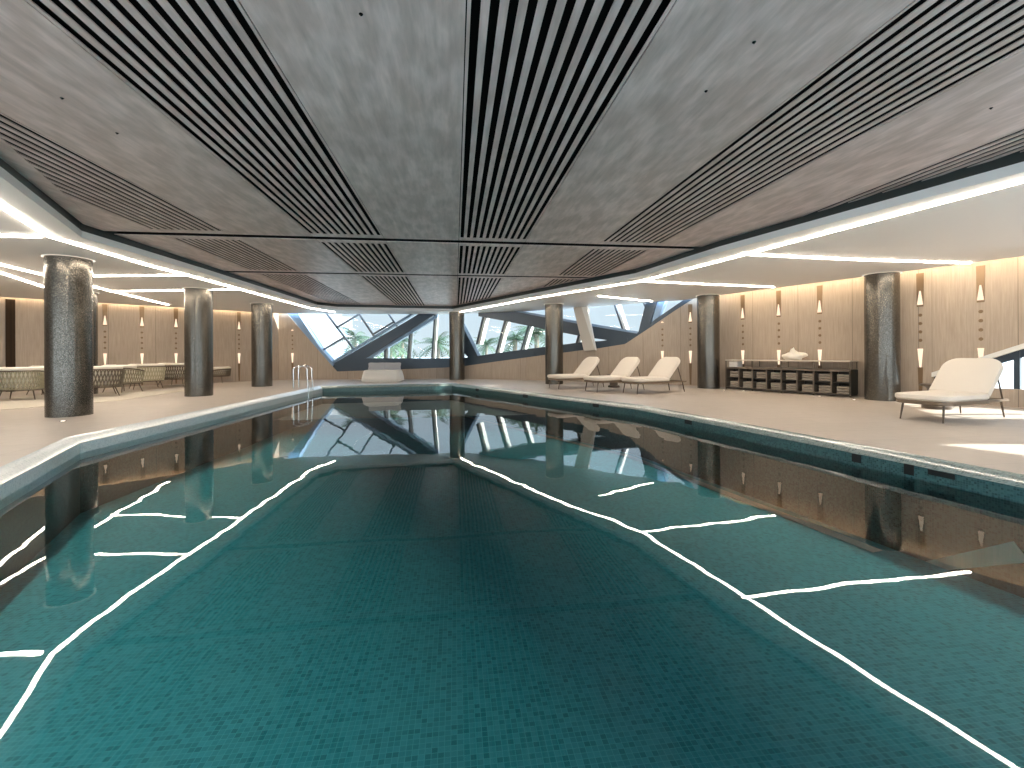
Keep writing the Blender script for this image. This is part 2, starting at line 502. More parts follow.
mb = MB(); mb2 = MB(); acc = 0
COP = offset(POOL, .0)
MID = offset(POOL, .07)
for i in range(len(POOL)):
    j = (i + 1) % len(POOL)
    L = math.dist(POOL[i], POOL[j])
    a0, b0, a1, b1, a2, b2 = DECK_IN[i], DECK_IN[j], MID[i], MID[j], COP[i], COP[j]
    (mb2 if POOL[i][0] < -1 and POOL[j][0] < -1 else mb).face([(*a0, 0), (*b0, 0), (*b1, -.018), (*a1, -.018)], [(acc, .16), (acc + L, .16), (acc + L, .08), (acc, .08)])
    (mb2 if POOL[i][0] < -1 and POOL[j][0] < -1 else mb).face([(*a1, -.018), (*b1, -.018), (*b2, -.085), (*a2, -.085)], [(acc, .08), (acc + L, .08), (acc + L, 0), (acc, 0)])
    acc += L
struct(mb2.build('pool_coping', M['coping_lit'], smooth=True), 'mosaic coping along the left pool edge, window light in its pale colour', 'coping')
cop = struct(mb.build('pool_coping', M['coping'], smooth=True), 'grey green mosaic coping rolled over the pool edge', 'coping')
mb = MB(); acc = 0
for i in range(len(POOL)):
    j = (i + 1) % len(POOL); a, b = POOL[i], POOL[j]; L = math.dist(a, b)
    mb.face([(*a, Z_POOL), (*b, Z_POOL), (*b, -.085), (*a, -.085)], [(acc, Z_POOL), (acc + L, Z_POOL), (acc + L, -.085), (acc, -.085)])
    acc += L
struct(mb.build('pool_basin', M['pool_wall'], weld=False), 'dark teal mosaic side walls of the pool', 'pool')
mb = MB(); acc = 0                                  # left face at the waterline, window light put into its pale colour
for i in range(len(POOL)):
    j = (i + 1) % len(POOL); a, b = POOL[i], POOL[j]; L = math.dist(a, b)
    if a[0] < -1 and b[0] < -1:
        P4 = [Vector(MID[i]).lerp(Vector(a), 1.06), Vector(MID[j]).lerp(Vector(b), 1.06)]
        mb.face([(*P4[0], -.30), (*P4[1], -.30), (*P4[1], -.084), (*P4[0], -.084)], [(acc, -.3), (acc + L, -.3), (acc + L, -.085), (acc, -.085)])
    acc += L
struct(mb.build('pool_coping', M['coping_lit'], weld=False), 'mosaic face at the waterline of the left pool side, window light in its pale colour', 'coping')
mb = MB(); mb.face([(*p, Z_POOL) for p in POOL])
struct(mb.build('pool_basin', M['pool'], weld=False), 'teal mosaic bottom of the pool', 'pool')
mb = MB(); mb.face([(*p, Z_WATER) for p in POOL])
struct(mb.build('pool_water', M['water'], weld=False), 'still clear water filling the pool', 'water')

# pale mosaic lines on the pool bottom
def path_strip(mb, pts, wd, z0, z1):
    pts = [Vector(p) for p in pts]
    n = len(pts); Ls = []
    for i in range(n):
        t = (pts[min(i + 1, n - 1)] - pts[max(i - 1, 0)]).normalized()
        q = Vector((-t.y, t.x)) * wd / 2
        Ls.append((pts[i] + q, pts[i] - q))
    for i in range(n - 1):
        (a, b), (c, d) = Ls[i], Ls[i + 1]
        mb.hexa([(*a, z0), (*b, z0), (*d, z0), (*c, z0)], [(*a, z1), (*b, z1), (*d, z1), (*c, z1)])
mb = MB()
ZL = Z_POOL + .010
INN = offset(POOL, -.22)
_k = {tuple(p): q for p, q in zip(POOL, INN)}
path_strip(mb, [_k[p] for p in [(-.12, 16.2), (3.6, 8.7), (4.37, 4.92)]] + [tuple(Vector(_k[(4.37, 4.92)]).lerp(Vector(_k[(5.6, -2.0)]), .115))], .14, Z_POOL + .002, ZL)
tag(mb.build('ledge_line', M['pale_mosaic']), 'pale mosaic line under water along the foot of the right pool wall', 'pool marking')

# pale mosaic band slanting up the right pool wall under water
def on_right_wall(px, py, off):
    d = ray(px, py); a, b = Vector((4.37, 4.92)), Vector((5.6, -2.0)); e = b - a
    s_ = (d.y * a.x - d.x * a.y) / (d.x * e.y - d.y * e.x)
    p = a + e * s_; t = p.length / Vector((d.x, d.y)).length
    nrm = Vector((e.y, -e.x)).normalized()
    if nrm.x > 0: nrm = -nrm
    p = p + nrm * off
    return (p.x, p.y, max(Z_POOL + .003, HC + d.z * t))
mb = MB()
QB = [(926, 583), (950, 594), (1030, 562), (1014, 541)]
mb.hexa([on_right_wall(*q, .0) for q in QB], [on_right_wall(*q, .012) for q in QB])
tag(mb.build('stair_line', M['pale_mosaic']), 'broad pale mosaic band slanting up the right pool wall under water', 'pool marking')

# black overflow openings in the right pool wall
pw0, pw1, pw2 = Vector((3.6, 8.7)), Vector((4.37, 4.92)), Vector((5.6, -2.0))
def port(px0, px1, zc, h, label):
    def on(px):
        d = ray(px, 440); dd = Vector((d.x, d.y))
        for a, b in ((Vector((-.12, 16.2)), pw0), (pw0, pw1), (pw1, pw2)):
            e = b - a
            den = dd.x * e.y - dd.y * e.x
            s = (a.x * dd.y - a.y * dd.x) / -den if False else (dd.y * a.x - dd.x * a.y) / (dd.x * e.y - dd.y * e.x)
            if 0 <= s <= 1: return a + e * s, Vector((-e.y, e.x)).normalized()
    (a, na), (b, nb) = on(px0), on(px1)
    inn = Vector((-1, 0)) if na.x > 0 else na
    nrm = na if na.x < 0 else -na
    m = MB()
    p = [a + nrm * .006, b + nrm * .006, b - nrm * .1, a - nrm * .1]
    m.hexa([(*q, zc - h / 2) for q in p], [(*q, zc + h / 2) for q in p])
    tag(m.build('overflow_opening', M['port']), label, 'pool opening', 'openings in the right pool wall')
port(852, 861, -.135, .09, 'black square opening in the mosaic pool edge, left of the other large square one')
port(904, 914, -.135, .105, 'black square opening in the mosaic pool edge, beside the long slot')
port(928, 955, -.115, .05, 'long narrow black slot in the mosaic pool edge below the nearest lounger')
port(593, 599, -.11, .07, 'small dark opening in the pool edge in front of the middle lounger')
port(685, 692, -.12, .07, 'small dark opening in the pool edge right of the row of three loungers')
port(523, 528, -.11, .08, 'tiny dark opening in the pool edge left of the row of three loungers')
port(476, 479, -.11, .08, 'tiny dark opening in the pool edge nearest the far corner column')

# ------------------------------------------------------------------ ceiling
SOF_L = [C(-17.6, 10.0), C(-14.9, 12.9), C(-9.65, 18.66)]
SOF_F = [C(-2.6, 19.4), C(.71, 18.2), C(5.6, 14.5)]
SOF_R = [C(6.0, 13.65), C(7.9, 10.35), C(9.2, 8.05), C(11.9, 3.3)]
outer_sof = [(-16.4, -2.4), (13.0, -2.4)] + SOF_R[::-1] + SOF_F[::-1] + [SOF_L[2], SOF_L[1], SOF_L[0]]
struct(holed(outer_sof, [LIP], Z_SOF, 'ceiling', M['white'], flip=True), 'smooth white lowered ceiling around the wooden one', 'ceiling')
mb = MB(); n = len(LIP)
for i in range(n):
    a, b = LIP[i], LIP[(i + 1) % n]
    mb.face([(*a, Z_SOF), (*b, Z_SOF), (*b, Z_SOF + .10), (*a, Z_SOF + .10)])
struct(mb.build('trim_1', M['lip']), 'white lip along the edge of the lowered ceiling', 'trim')
REC = offset(LIP, .02)
mb = MB()
for i in range(n):
    a, b, c, d = LIP[i], LIP[(i + 1) % n], REC[(i + 1) % n], REC[i]
    mb.face([(*a, Z_SOF + .10), (*b, Z_SOF + .10), (*c, Z_SOF + .10), (*d, Z_SOF + .10)])
    mb.face([(*d, Z_SOF + .10), (*c, Z_SOF + .10), (*c, 3.06), (*d, 3.06)])
mb.face([(*p, 3.06) for p in REC])
struct(mb.build('trim_2', M['recess']), 'dark shadow gap between wooden and white ceilings', 'trim')

# wooden raft: panels, slat bands and joints
RAFT = offset(LIP, -.015)
def hull(pts):
    pts = sorted(set(pts)); lo = []; up = []
    for seq, out in ((pts, lo), (pts[::-1], up)):
        for p in seq:
            while len(out) >= 2 and (out[-1][0] - out[-2][0]) * (p[1] - out[-2][1]) - (out[-1][1] - out[-2][1]) * (p[0] - out[-2][0]) <= 0: out.pop()
            out.append(p)
    return lo[:-1] + up[:-1]
RAFT_H = hull(RAFT)
INSET = offset(RAFT_H, -.19)
EDGE = offset(RAFT_H, -.04)
BANDS = [(-4.575, -3.53), (-2.285, -1.15), (.07, 1.20), (2.49, 3.58), (4.83, 5.9)]
JOINTS = [7.72, 11.05]
JG = .10
rows = [(-3.0, JOINTS[0] - JG), (JOINTS[0] + JG, JOINTS[1] - JG), (JOINTS[1] + JG, 19.0)]
mb = MB()
ZT = Z_RAFT + .010
def slab(x0, x1, y0, y1, conv, z0=Z_RAFT, z1=ZT):
    p = clip([(x0, y0), (x1, y0), (x1, y1), (x0, y1)], conv)
    if len(p) >= 3 and abs(area(p)) > 1e-4: mb.prism(p, z0, z1)
for (y0, y1) in rows:
    xs = [-6.5] + [v for b in BANDS for v in b] + [8.0]
    for k in range(0, len(xs), 2):
        slab(xs[k] + .004, xs[k + 1] - .004, y0, y1, RAFT_H)
    for (a, b) in BANDS:
        pitch = (b - a) / 11.0
        e0 = .17 if y0 > 0 else 0
        e1 = .17 if y1 < 18 else 0
        if e0: slab(a + .004, b - .004, y0, y0 + e0, RAFT_H)
        if e1: slab(a + .004, b - .004, y1 - e1, y1, RAFT_H)
        for k in range(12):
            c = a + pitch * k
            wv = pitch * .48
            x0, x1 = (max(a + .004, c - wv / 2), min(b - .004, c + wv / 2))
            slab(x0, x1, y0 + e0, y1 - e1, RAFT_H)
# plain border along the two near edges on the left
ring_o, ring_i = RAFT_H, INSET
m_ = len(RAFT_H)
for i in range(m_):
    a, b = RAFT_H[i], RAFT_H[(i + 1) % m_]
    if a[0] < -.5 and b[0] < -3.0 or (a[0] < -3.0 and b[0] < -.5):
        q = [a, b, INSET[(i + 1) % m_], INSET[i]]
        if min(a[1], b[1]) < JOINTS[0] :
            q = clip(q, [(-9, -9), (9, -9), (9, JOINTS[0] - JG), (-9, JOINTS[0] - JG)])
        if len(q) >= 3: mb.prism(q, Z_RAFT - .002, ZT)
    else:
        mb.prism([a, b, EDGE[(i + 1) % m_], EDGE[i]], Z_RAFT - .002, ZT)
struct(mb.build('ceiling', M['raft'], weld=False), 'grey brown wooden ceiling with long bands of dark slots', 'ceiling')
mb = MB(); mb.face([(*p, Z_RAFT + .045) for p in RAFT_H])
struct(mb.build('ceiling', M['black'], weld=False), 'black void above the wooden slats', 'ceiling')

# small dark sprinkler heads under the wood
def sprinkler(px, py, label):
    x, y = U(px, py, Z_RAFT)
    m = MB(); m.lathe([(0, -.010), (.005, -.010), (.006, -.004), (.012, -.002), (.012, 0), (0, 0)], (x, y, Z_RAFT), 14)
    tag(m.build('sprinkler', M['black'], smooth=True), label, 'sprinkler', 'sprinkler heads in the wooden ceiling')
sprinkler(62, 98, 'tiny dark sprinkler in the wide wooden panel at the far left')
sprinkler(117, 133, 'tiny dark sprinkler above the left end of the first ceiling joint')
sprinkler(361, 14, 'tiny dark sprinkler at the top of the panel left of the centre slats')
sprinkler(754, 42, 'tiny dark sprinkler at the top of the panel right of the centre slats')
sprinkler(706, 91, 'tiny dark sprinkler halfway down the panel right of the centre slats')
sprinkler(991, 108, 'tiny dark sprinkler in the narrow wooden panel at the far right')

# ------------------------------------------------------------------ linear lights
ZLED = Z_SOF - .020
def led(pts, wd, label, cat='light', px=True, mat='led', z=None):
    P = [U(x, y, Z_SOF) for x, y in pts] if px else pts
    z = z or ZLED
    m = MB(); path_strip(m, P, wd, z, z + .0188)
    return tag(m.build('linear_light', M[mat]), label, cat, 'light lines in the ceilings')
def led_edge(idx, off, wd, label):
    E_ = offset(LIP, off)
    led([E_[i] for i in idx], wd, label, px=False)
li = {tuple(p): i for i, p in enumerate(LIP)}
iL = [li[p] for p in [(-1.375, -2.0), (-4.33, 4.95), (-5.36, 7.25), (-5.2, 10.1), (-4.95, 17.1)]]
iR = [li[p] for p in [(-.1, 18.2), (4.05, 9.75), (4.47, 7.15), (6.84, -2.0)]]
E3 = offset(LIP, .36)
led([E3[i] for i in iL[:3]] + [U(147, 264.5, Z_SOF), U(200, 278, Z_SOF), (-5.27, 17.2), (-4.80, 18.75)], .055, 'long bent light line along the left edge of the white ceiling', px=False)
led([E3[li[(-.1, 18.2)]], U(540, 297, Z_SOF), U(642, 280.6, Z_SOF), U(720, 260.4, Z_SOF), U(1024, 180, Z_SOF), E3[li[(6.84, -2.0)]]], .05, 'long light line along the right edge of the white ceiling', px=False)
led([(-60, 234), (40, 236)], .055, 'short light line running left from the bend above the nearest left column')
led([(-60, 250), (0, 264), (92, 286), (168, 304.5)], .055, 'long diagonal light line passing behind the nearest left column')
led([(-60, 255), (0, 272), (42, 286), (80, 297)], .055, 'diagonal light line at the far left of the white ceiling')
led([(92, 275.6), (189, 274.6)], .045, 'light line crossing between the first two left columns')
led([(110, 291), (240, 289)], .03, 'faint light line above the second left column')
led([(741, 253.6), (850, 259), (970, 262.6)], .05, 'light line crossing the right white ceiling above the nearest right column')
led([(642, 281), (774, 286.8)], .045, 'light line crossing the right white ceiling above the towel cabinet')
led([(598, 295.6), (652, 301)], .045, 'short light line above the far loungers')

# ------------------------------------------------------------------ walls
def wall_strip(name, pts, z1, mat, outward, thick=.2, label=None):
    """pts: plan polyline; z1: list of top heights"""
    m = MB(); acc = 0
    n = len(pts)
    nr = []
    for i in range(n):
        a, b = Vector(pts[max(0, i - 1)]), Vector(pts[min(n - 1, i + 1)])
        t = (b - a).normalized(); nr.append(Vector((t.y, -t.x)) * outward)
    for i in range(n - 1):
        a, b = Vector(pts[i]), Vector(pts[i + 1]); L = (b - a).length
        a2, b2 = a + nr[i] * thick, b + nr[i + 1] * thick
        za, zb = z1[i], z1[i + 1]
        m.face([(*a, -.02), (*b, -.02), (*b, zb), (*a, za)], [(acc, 0), (acc + L, 0), (acc + L, zb), (acc, za)])
        m.face([(*a2, -.02), (*b2, -.02), (*b2, zb), (*a2, za)], [(acc, 0), (acc + L, 0), (acc + L, zb), (acc, za)])
        m.face([(*a, za), (*b, zb), (*b2, zb), (*a2, za)], [(acc, 0), (acc + L, 0), (acc + L, .2), (acc, .2)])
        acc += L
    return struct(m.build(name, mat), label, 'wall')
ZW = 2.98
wall_strip('wall_left', [(-16.5, -2.4)] + WL, [ZW] * 4, M['wall'], -1, label='pale oak panelled wall behind the woven chairs')

# far wall with the slanted window above: surface helpers
def fac(px, py, off=0.0):
    """point where the sight line meets the far wall plane, pushed outwards by off"""
    d = ray(px, py); dd = Vector((d.x, d.y))
    best = None
    for i in range(len(WF) - 1):
        a, b = Vector(WF[i]), Vector(WF[i + 1]); e = b - a
        den = dd.x * e.y - dd.y * e.x
        if abs(den) < 1e-9: continue
        s = (dd.y * a.x - dd.x * a.y) / den
        lo = -.3 if i == 0 else -1e-6
        hi = 1.3 if i == len(WF) - 2 else 1 + 1e-6
        if lo <= s <= hi:
            p = a + e * s
            nrm = Vector((-e.y, e.x)).normalized()
            if nrm.dot(dd) < 0: nrm = -nrm
            t = p.length / dd.length
            best = (p, HC + d.z * t, nrm)
            break
    p, z, nrm = best
    q = p + nrm * off
    return Vector((q.x, q.y, z))
SILL = [(287, 313.5), (312, 343), (337, 371.5), (395, 369.5), (444, 367.6), (461, 366.5), (500, 361), (526, 357.5), (544, 355), (597, 348.5), (625, 344), (650, 327.5), (675, 310.5), (697, 296.5)]
fp, fz = [WF[0]], [ZW]
for s in SILL:
    q = fac(*s)
    if s[0] == 287: fp[0] = (q.x, q.y); fz[0] = q.z
    else: fp.append((q.x, q.y)); fz.append(q.z)
wall_strip('wall_left', [WL[2], fp[0]], [ZW, ZW], M['wall'], -1, label='short oak wall beside the slanted window')
wall_strip('wall_far', fp, fz, M['wall'], -1, .22, label='low oak wall rising to the right under the slanted windows')
wall_strip('wall_right', [fp[-1], WR[0]], [ZW, ZW], M['wall'], -1, label='narrow oak wall end behind the column at the cabinet')

# right wall with a low triangular window towards the camera
W2 = Vector(WR[2]); W1 = Vector(WR[1]); W3 = Vector(WR[3])
def wr_at(px, py):
    d = ray(px, py); dd = Vector((d.x, d.y))
    for a, b in ((Vector(WR[0]), W1), (W1, W2), (W2, W2 + (W3 - W2) * 1.6)):
        e = b - a
        s = (dd.y * a.x - dd.x * a.y) / (dd.x * e.y - dd.y * e.x)
        if 0 <= s <= 1 + 1e-9:
            p = a + e * s
            return Vector((p.x, p.y, HC + d.z * p.length / dd.length))
V_TL, V_BL = wr_at(932, 374), wr_at(932, 385.5)
V_T2 = wr_at(1024, 345)
run = (Vector((V_T2.x, V_T2.y)) - Vector((V_TL.x, V_TL.y)))
slope = (V_T2.z - V_TL.z) / run.length
ZSILL = V_BL.z
pts, ztop = [WR[0], WR[1], (V_TL.x, V_TL.y)], [ZW] * 3
wall_strip('wall_right', pts, ztop, M['wall'], -1, label='pale oak panelled wall behind the towel cabinet')
TS = .27                                           # the triangular window ends here along the last wall
seg = [Vector((V_TL.x, V_TL.y)), W2, W2.lerp(W3, TS / 2), W2.lerp(W3, TS)]
wall_strip('wall_right', [tuple(p) for p in seg], [ZSILL] * 4, M['wall'], -1, .25, label='low oak wall under the triangular window')
mb = MB()
hgt = []
L0 = 0
for i, p in enumerate(seg):
    if i: L0 += (p - seg[i - 1]).length
    hgt.append(V_TL.z + slope * L0)
nn = Vector(((W3 - W2).y, -(W3 - W2).x)).normalized()
if nn.dot(Vector((1, 0))) < 0: nn = -nn
acc = 0
for i in range(len(seg) - 1):
    a, b = seg[i], seg[i + 1]; L = (b - a).length
    za, zb = hgt[i], hgt[i + 1]
    for o_ in (0, .22):
        a_, b_ = a + nn * o_, b + nn * o_
        mb.face([(*a_, za), (*b_, zb), (*b_, ZW), (*a_, ZW)], [(acc, za), (acc + L, zb), (acc + L, ZW), (acc, ZW)])
    acc += L
struct(mb.build('wall_right', M['wall']), 'pale oak panelling above the triangular window behind the nearest lounger', 'wall')
# unseen rest of the right wall; its window slit is added to shape the sun patch
S0, S1 = W2.lerp(W3, .655), W2.lerp(W3, .79)
W4 = Vector((13.1, -1.6))
wall_strip('wall_right', [tuple(seg[-1]), tuple(S0)], [ZW] * 2, M['wall'], -1, label='oak wall past the triangular window')
wall_strip('wall_right', [tuple(S1), tuple(W3), tuple(W4)], [ZW] * 3, M['wall'], -1, label='oak wall at the near end of the hall')
wall_strip('wall_right', [tuple(S0), tuple(S1)], [.4] * 2, M['wall'], -1, label='low oak wall under the added window slit')
win_s = bpy.data.objects.new('sun_slit', None); COL.objects.link(win_s); win_s.location = (S0.x, S0.y, 0)
struct(win_s, 'added unseen window slit in the right wall, shaping the sun patch', 'window')
def rel(o, par):
    o.parent = par; o.matrix_parent_inverse = Matrix.Translation(par.location).inverted()
    return o
mb = MB(); mb.face([(*(S0 + nn * .1), .4), (*(S1 + nn * .1), .4), (*(S1 + nn * .1), 2.72), (*(S0 + nn * .1), 2.72)])
rel(mb.build('pane', M['glass']), win_s)
for nm_, fa, fb in (('mullion', .70, .76), ('window_frame', -.06, .03), ('window_frame', .97, 1.06)):
    mb = MB(); a_, b_ = S0.lerp(S1, fa), S0.lerp(S1, fb)
    mb.hexa([(*v, .4) for v in (a_, b_, b_ + nn * .2, a_ + nn * .2)], [(*v, 2.74) for v in (a_, b_, b_ + nn * .2, a_ + nn * .2)])
    rel(mb.build(nm_, M['steel']), win_s)
# window: white sloping reveal, steel beam, glass, posts
win_r = bpy.data.objects.new('window_3', None); COL.objects.link(win_r); win_r.location = (V_TL.x, V_TL.y, 0)
struct(win_r, 'low triangular window behind the nearest lounger', 'window')
mb = MB(); mg = MB(); mst = MB()
for i in range(len(seg) - 1):
    a, b = seg[i], seg[i + 1]; za, zb = hgt[i], hgt[i + 1]
    mb.hexa([(*(a - nn * .03), za - .06), (*(b - nn * .03), zb - .06), (*(b + nn * .24), zb - .06), (*(a + nn * .24), za - .06)],
            [(*(a - nn * .03), za + .03), (*(b - nn * .03), zb + .03), (*(b + nn * .24), zb + .03), (*(a + nn * .24), za + .03)])
    o0, o1 = nn * .12, nn * .22
    mst.hexa([(*(a + o0), za - .16), (*(b + o0), zb - .22), (*(b + o1), zb - .22), (*(a + o1), za - .16)],
             [(*(a + o0), za - .06), (*(b + o0), zb - .06), (*(b + o1), zb - .06), (*(a + o1), za - .06)])
    mg.face([(*(a + nn * .17), ZSILL), (*(b + nn * .17), ZSILL), (*(b + nn * .17), zb), (*(a + nn * .17), za)])
rel(mb.build('window_reveal', M['fin']), win_r)
rel(mst.build('window_beam', M['steel']), win_r)
rel(mg.build('pane', M['glass']), win_r)
q_ = wr_at(1015, 360); e = (W3 - W2).normalized() * .04
for p in (Vector((q_.x, q_.y)), W2.lerp(W3, .16)):
    zz = V_TL.z + slope * ((W2 - seg[0]).length + (p - W2).length * (1 if (p - W2).dot(W3 - W2) > 0 else -1))
    mp_ = MB()
    q = [p - e + nn * .1, p + e + nn * .1, p + e + nn * .24, p - e + nn * .24]
    mp_.hexa([(*v, ZSILL) for v in q], [(*v, zz - .06) for v in q])
    rel(mp_.build('mullion', M['steel']), win_r)

# warm cove strips in the slot above the oak walls
def cove(pts, label, z=2.93):
    m = MB(); path_strip(m, pts, .04, z, z + .02)
    tag(m.build('cove_light', M['cove']), label, 'light', 'cove lights above the oak walls')
def between(A, B, t=.5):
    return [((1 - t) * a[0] + t * b[0], (1 - t) * a[1] + t * b[1]) for a, b in zip(A, B)]
cove(between(SOF_R[0:3], WR[0:3], .35) + [tuple(Vector(SOF_R[2]).lerp(Vector(SOF_R[3]), .8) + Vector((.1, .05)))], 'warm cove light washing the top of the right oak wall')
cove([tuple(Vector(a) * .62 + Vector(b) * .38) for a, b in zip(WL, SOF_L)], 'warm cove light washing the top of the left oak wall')
# lids over the slots
mb = MB()
for A, B in ((SOF_R, WR), (SOF_L, WL)):
    for i in range(len(B) - 1):
        mb.face([(*A[i], 2.97), (*A[i + 1], 2.97), (*B[i + 1], 2.97), (*B[i], 2.97)])
        mb.face([(*A[i], 2.97), (*A[i + 1], 2.97), (*A[i + 1], Z_SOF), (*A[i], Z_SOF)])
struct(mb.build('trim_3', M['white']), 'white slot above the oak walls', 'trim')

# door on the left wall
d0 = Vector(WL[0]).lerp(Vector(WL[1]), .965); d1 = Vector(WL[1]).lerp(Vector(WL[2]), .0)
def wl_at(px):
    d = ray(px, 350); dd = Vector((d.x, d.y))
    for a, b in ((Vector(WL[0]), Vector(WL[1])), (Vector(WL[1]), Vector(WL[2]))):
        e = b - a
        s = (dd.y * a.x - dd.x * a.y) / (dd.x * e.y - dd.y * e.x)
        if 0 <= s <= 1: return a + e * s, e.normalized()
p0, e0 = wl_at(5.5); p1, _ = wl_at(15.5)
ninw = Vector((e0.y, -e0.x))
mb = MB()
q = [p0 + ninw * .03, p1 + ninw * .03, p1 - ninw * .03, p0 - ninw * .03]
mb.hexa([(*v, 0) for v in q], [(*v, 2.72) for v in q])
dr = struct(mb.build('door_1', M['door']), 'tall narrow dark walnut door in the left wall', 'door')

# ------------------------------------------------------------------ wall lights
def wall_light(p, t, nin, label, top=2.74, upper=True):
    """p plan point on the wall, t along wall, nin into the room"""
    root = thing('wall_light', label, 'wall light', (p.x, p.y, 0), math.atan2(t.y, t.x), 'tall bronze wall lights')
    sgn = 1 if Vector((-t.y, t.x)).dot(nin) > 0 else -1
    def bar(name, z0, z1, w0, w1, dep, mat, par=None):
        m = MB()
        y = sgn * dep
        A = [(-w0 / 2, -sgn * .01, z0), (w0 / 2, -sgn * .01, z0), (w0 / 2, y, z0), (-w0 / 2, y, z0)]
        B = [(-w1 / 2, -sgn * .01, z1), (w1 / 2, -sgn * .01, z1), (w1 / 2, y, z1), (-w1 / 2, y, z1)]
        m.hexa(A, B); return m.build(name, mat, par or root)
    up = None
    if top > 2.2: up = bar('upper_channel', 2.02, top, .11, .13, .012, M['bronze'])
    if upper: bar('upper_lens', 2.06, min(top, 2.36), .10, .025, .022, M['lens'], up)
    if upper:
        for z in (1.30, 1.48, 1.66, 1.84):
            m = MB(); m.lathe([(0, .0), (.02, .004), (.035, .0)], n=12)
            o = m.build('stud', M['bronze'], root); o.rotation_euler = (R(-90) * sgn, 0, 0); o.location = (0, sgn * .004, z)
    lo = bar('lower_channel', .03, .72, .045, .09, .012, M['bronze'])
    bar('lower_lens', .72, 1.12, .03, .09, .022, M['lens'], lo)
    return root
for px, lab in ((743, 'first wall light right of the column, at the left end of the towel cabinet'), (779, 'wall light rising behind the middle of the towel cabinet'),
                (820, 'wall light rising behind the right end of the towel cabinet'), (920.5, 'wall light right of the nearest right column'),
                (981, 'wall light above the nearest lounger, farthest right of all')):
    q = wr_at(px, 350); p = Vector((q.x, q.y))
    t = (W1 - Vector(WR[0])).normalized() if px < 860 else (W2 - W1).normalized()
    nin = Vector((-t.y, t.x)); nin = -nin if nin.dot(Vector((-1, -.4))) < 0 else nin
    wall_light(p, t, nin, lab)
for px, lab in ((105, 'leftmost wall light, just right of the nearest left column'), (142, 'wall light on the left wall, midway between the first two left columns'),
                (176, 'wall light on the left wall, just left of the second column'), (239, 'wall light on the left wall between the second and third columns')):
    p, t = wl_at(px); nin = Vector((t.y, -t.x))
    wall_light(p, t, nin, lab)
p = fac(292.5, 350)
tdir = (Vector(WF[1]) - Vector(WF[0])).normalized()
wall_light(Vector((p.x, p.y)), tdir, Vector((tdir.y, -tdir.x)), 'wall light beside the slanted window and the pool ladder', top=2.1)
tdir = (Vector(WF[3]) - Vector(WF[2])).normalized()
p = fac(662.5, 350); wall_light(Vector((p.x, p.y)), tdir, Vector((tdir.y, -tdir.x)), 'wall light on the sloping wall behind the third lounger', top=2.1)
p = fac(690.5, 350); wall_light(Vector((p.x, p.y)), tdir, Vector((tdir.y, -tdir.x)), 'wall light on the sloping wall left of the column at the cabinet', top=2.62)

# ------------------------------------------------------------------ slanted far windows
def stations(P, n):
    out = []
    for i in range(len(P) - 1):
        for k in range(n):
            t = k / n
            out.append((P[i][0] + (P[i + 1][0] - P[i][0]) * t, P[i][1] + (P[i + 1][1] - P[i][1]) * t))
    out.append(P[-1]); return out
def beam(A, B, front, depth, mat, name, parent=None, n=4):
    """a bar between two traced edges A and B (same count) on the window plane, front/depth in metres outwards"""
    A, B = stations(A, n), stations(B, n)
    m = MB(); S = []
    for a, b in zip(A, B):
        pa, pb = fac(*a), fac(*b)
        oa, ob = fac(*a, 1.0) - pa, fac(*b, 1.0) - pb
        S.append([pa + oa * front, pb + ob * front, pb + ob * (front + depth), pa + oa * (front + depth)])
    m.face(S[0][::-1]); m.face(S[-1])
    for P_, Q_ in zip(S[:-1], S[1:]):
        for i in range(4):
            j = (i + 1) % 4
            m.face([P_[i], P_[j], Q_[j], Q_[i]])
    o = m.build(name, mat)
    if parent: rel(o, parent)
    return o
def line(p, q, wpx, front, depth, mat, name, parent=None):
    dx, dy = q[0] - p[0], q[1] - p[1]; L = math.hypot(dx, dy)
    nx, ny = -dy / L * wpx / 2, dx / L * wpx / 2
    return beam([(p[0] + nx, p[1] + ny), (q[0] + nx, q[1] + ny)], [(p[0] - nx, p[1] - ny), (q[0] - nx, q[1] - ny)], front, depth, mat, name, parent, 2)
def window(name, at, label):
    o = bpy.data.objects.new(name, None); COL.objects.link(o)
    p = fac(*at, .25); o.location = (p.x, p.y, 0)
    return struct(o, label, 'window')
def sbeam(o, label):
    return tag(o, label, 'steel beam', 'steel beams of the slanted window')

W_UL = window('window_1', (350, 340), 'upper left slanted window with tilted square panes')
W_M = window('window_2', (470, 340), 'long low window with leaning white edged mullions')
# frame edges and big beams
beam([(284, 310), (310, 341.5), (332, 367)], [(296, 311), (319, 347), (334, 364)], .02, .5, M['steel_light'], 'window_frame', W_UL)
sbeam(beam([(330, 365.5), (405, 322), (428, 308)], [(337, 371.5), (368, 357), (439, 311)], .05, .40, M['steel'], 'steel_beam'), 'thick dark diagonal beam crossing the left half of the far window')
sbeam(beam([(336, 366), (362, 358.3), (444, 358.3), (468, 357.3), (500, 352.5), (544, 346.8), (583, 342), (600, 341), (627, 337.5)],
           [(336, 372), (362, 371), (444, 367.8), (468, 365.8), (500, 361), (544, 355.2), (583, 350), (600, 348), (627, 344)], .03, .42, M['steel'], 'steel_beam'), 'dark horizontal sill beam on top of the low oak wall')
sbeam(beam([(478, 312.5), (512, 310.8), (545, 317.5), (582, 324.6), (638, 333.8)], [(478, 316.2), (505, 321), (545, 329.3), (582, 336.4), (632, 344)], .04, .40, M['steel'], 'steel_beam'), 'dark beam sloping down to the right behind the far column')
sbeam(beam([(459, 320), (478, 358)], [(459, 348), (468, 358)], .06, .35, M['steel'], 'steel_beam'), 'short diagonal strut right of the far corner column')
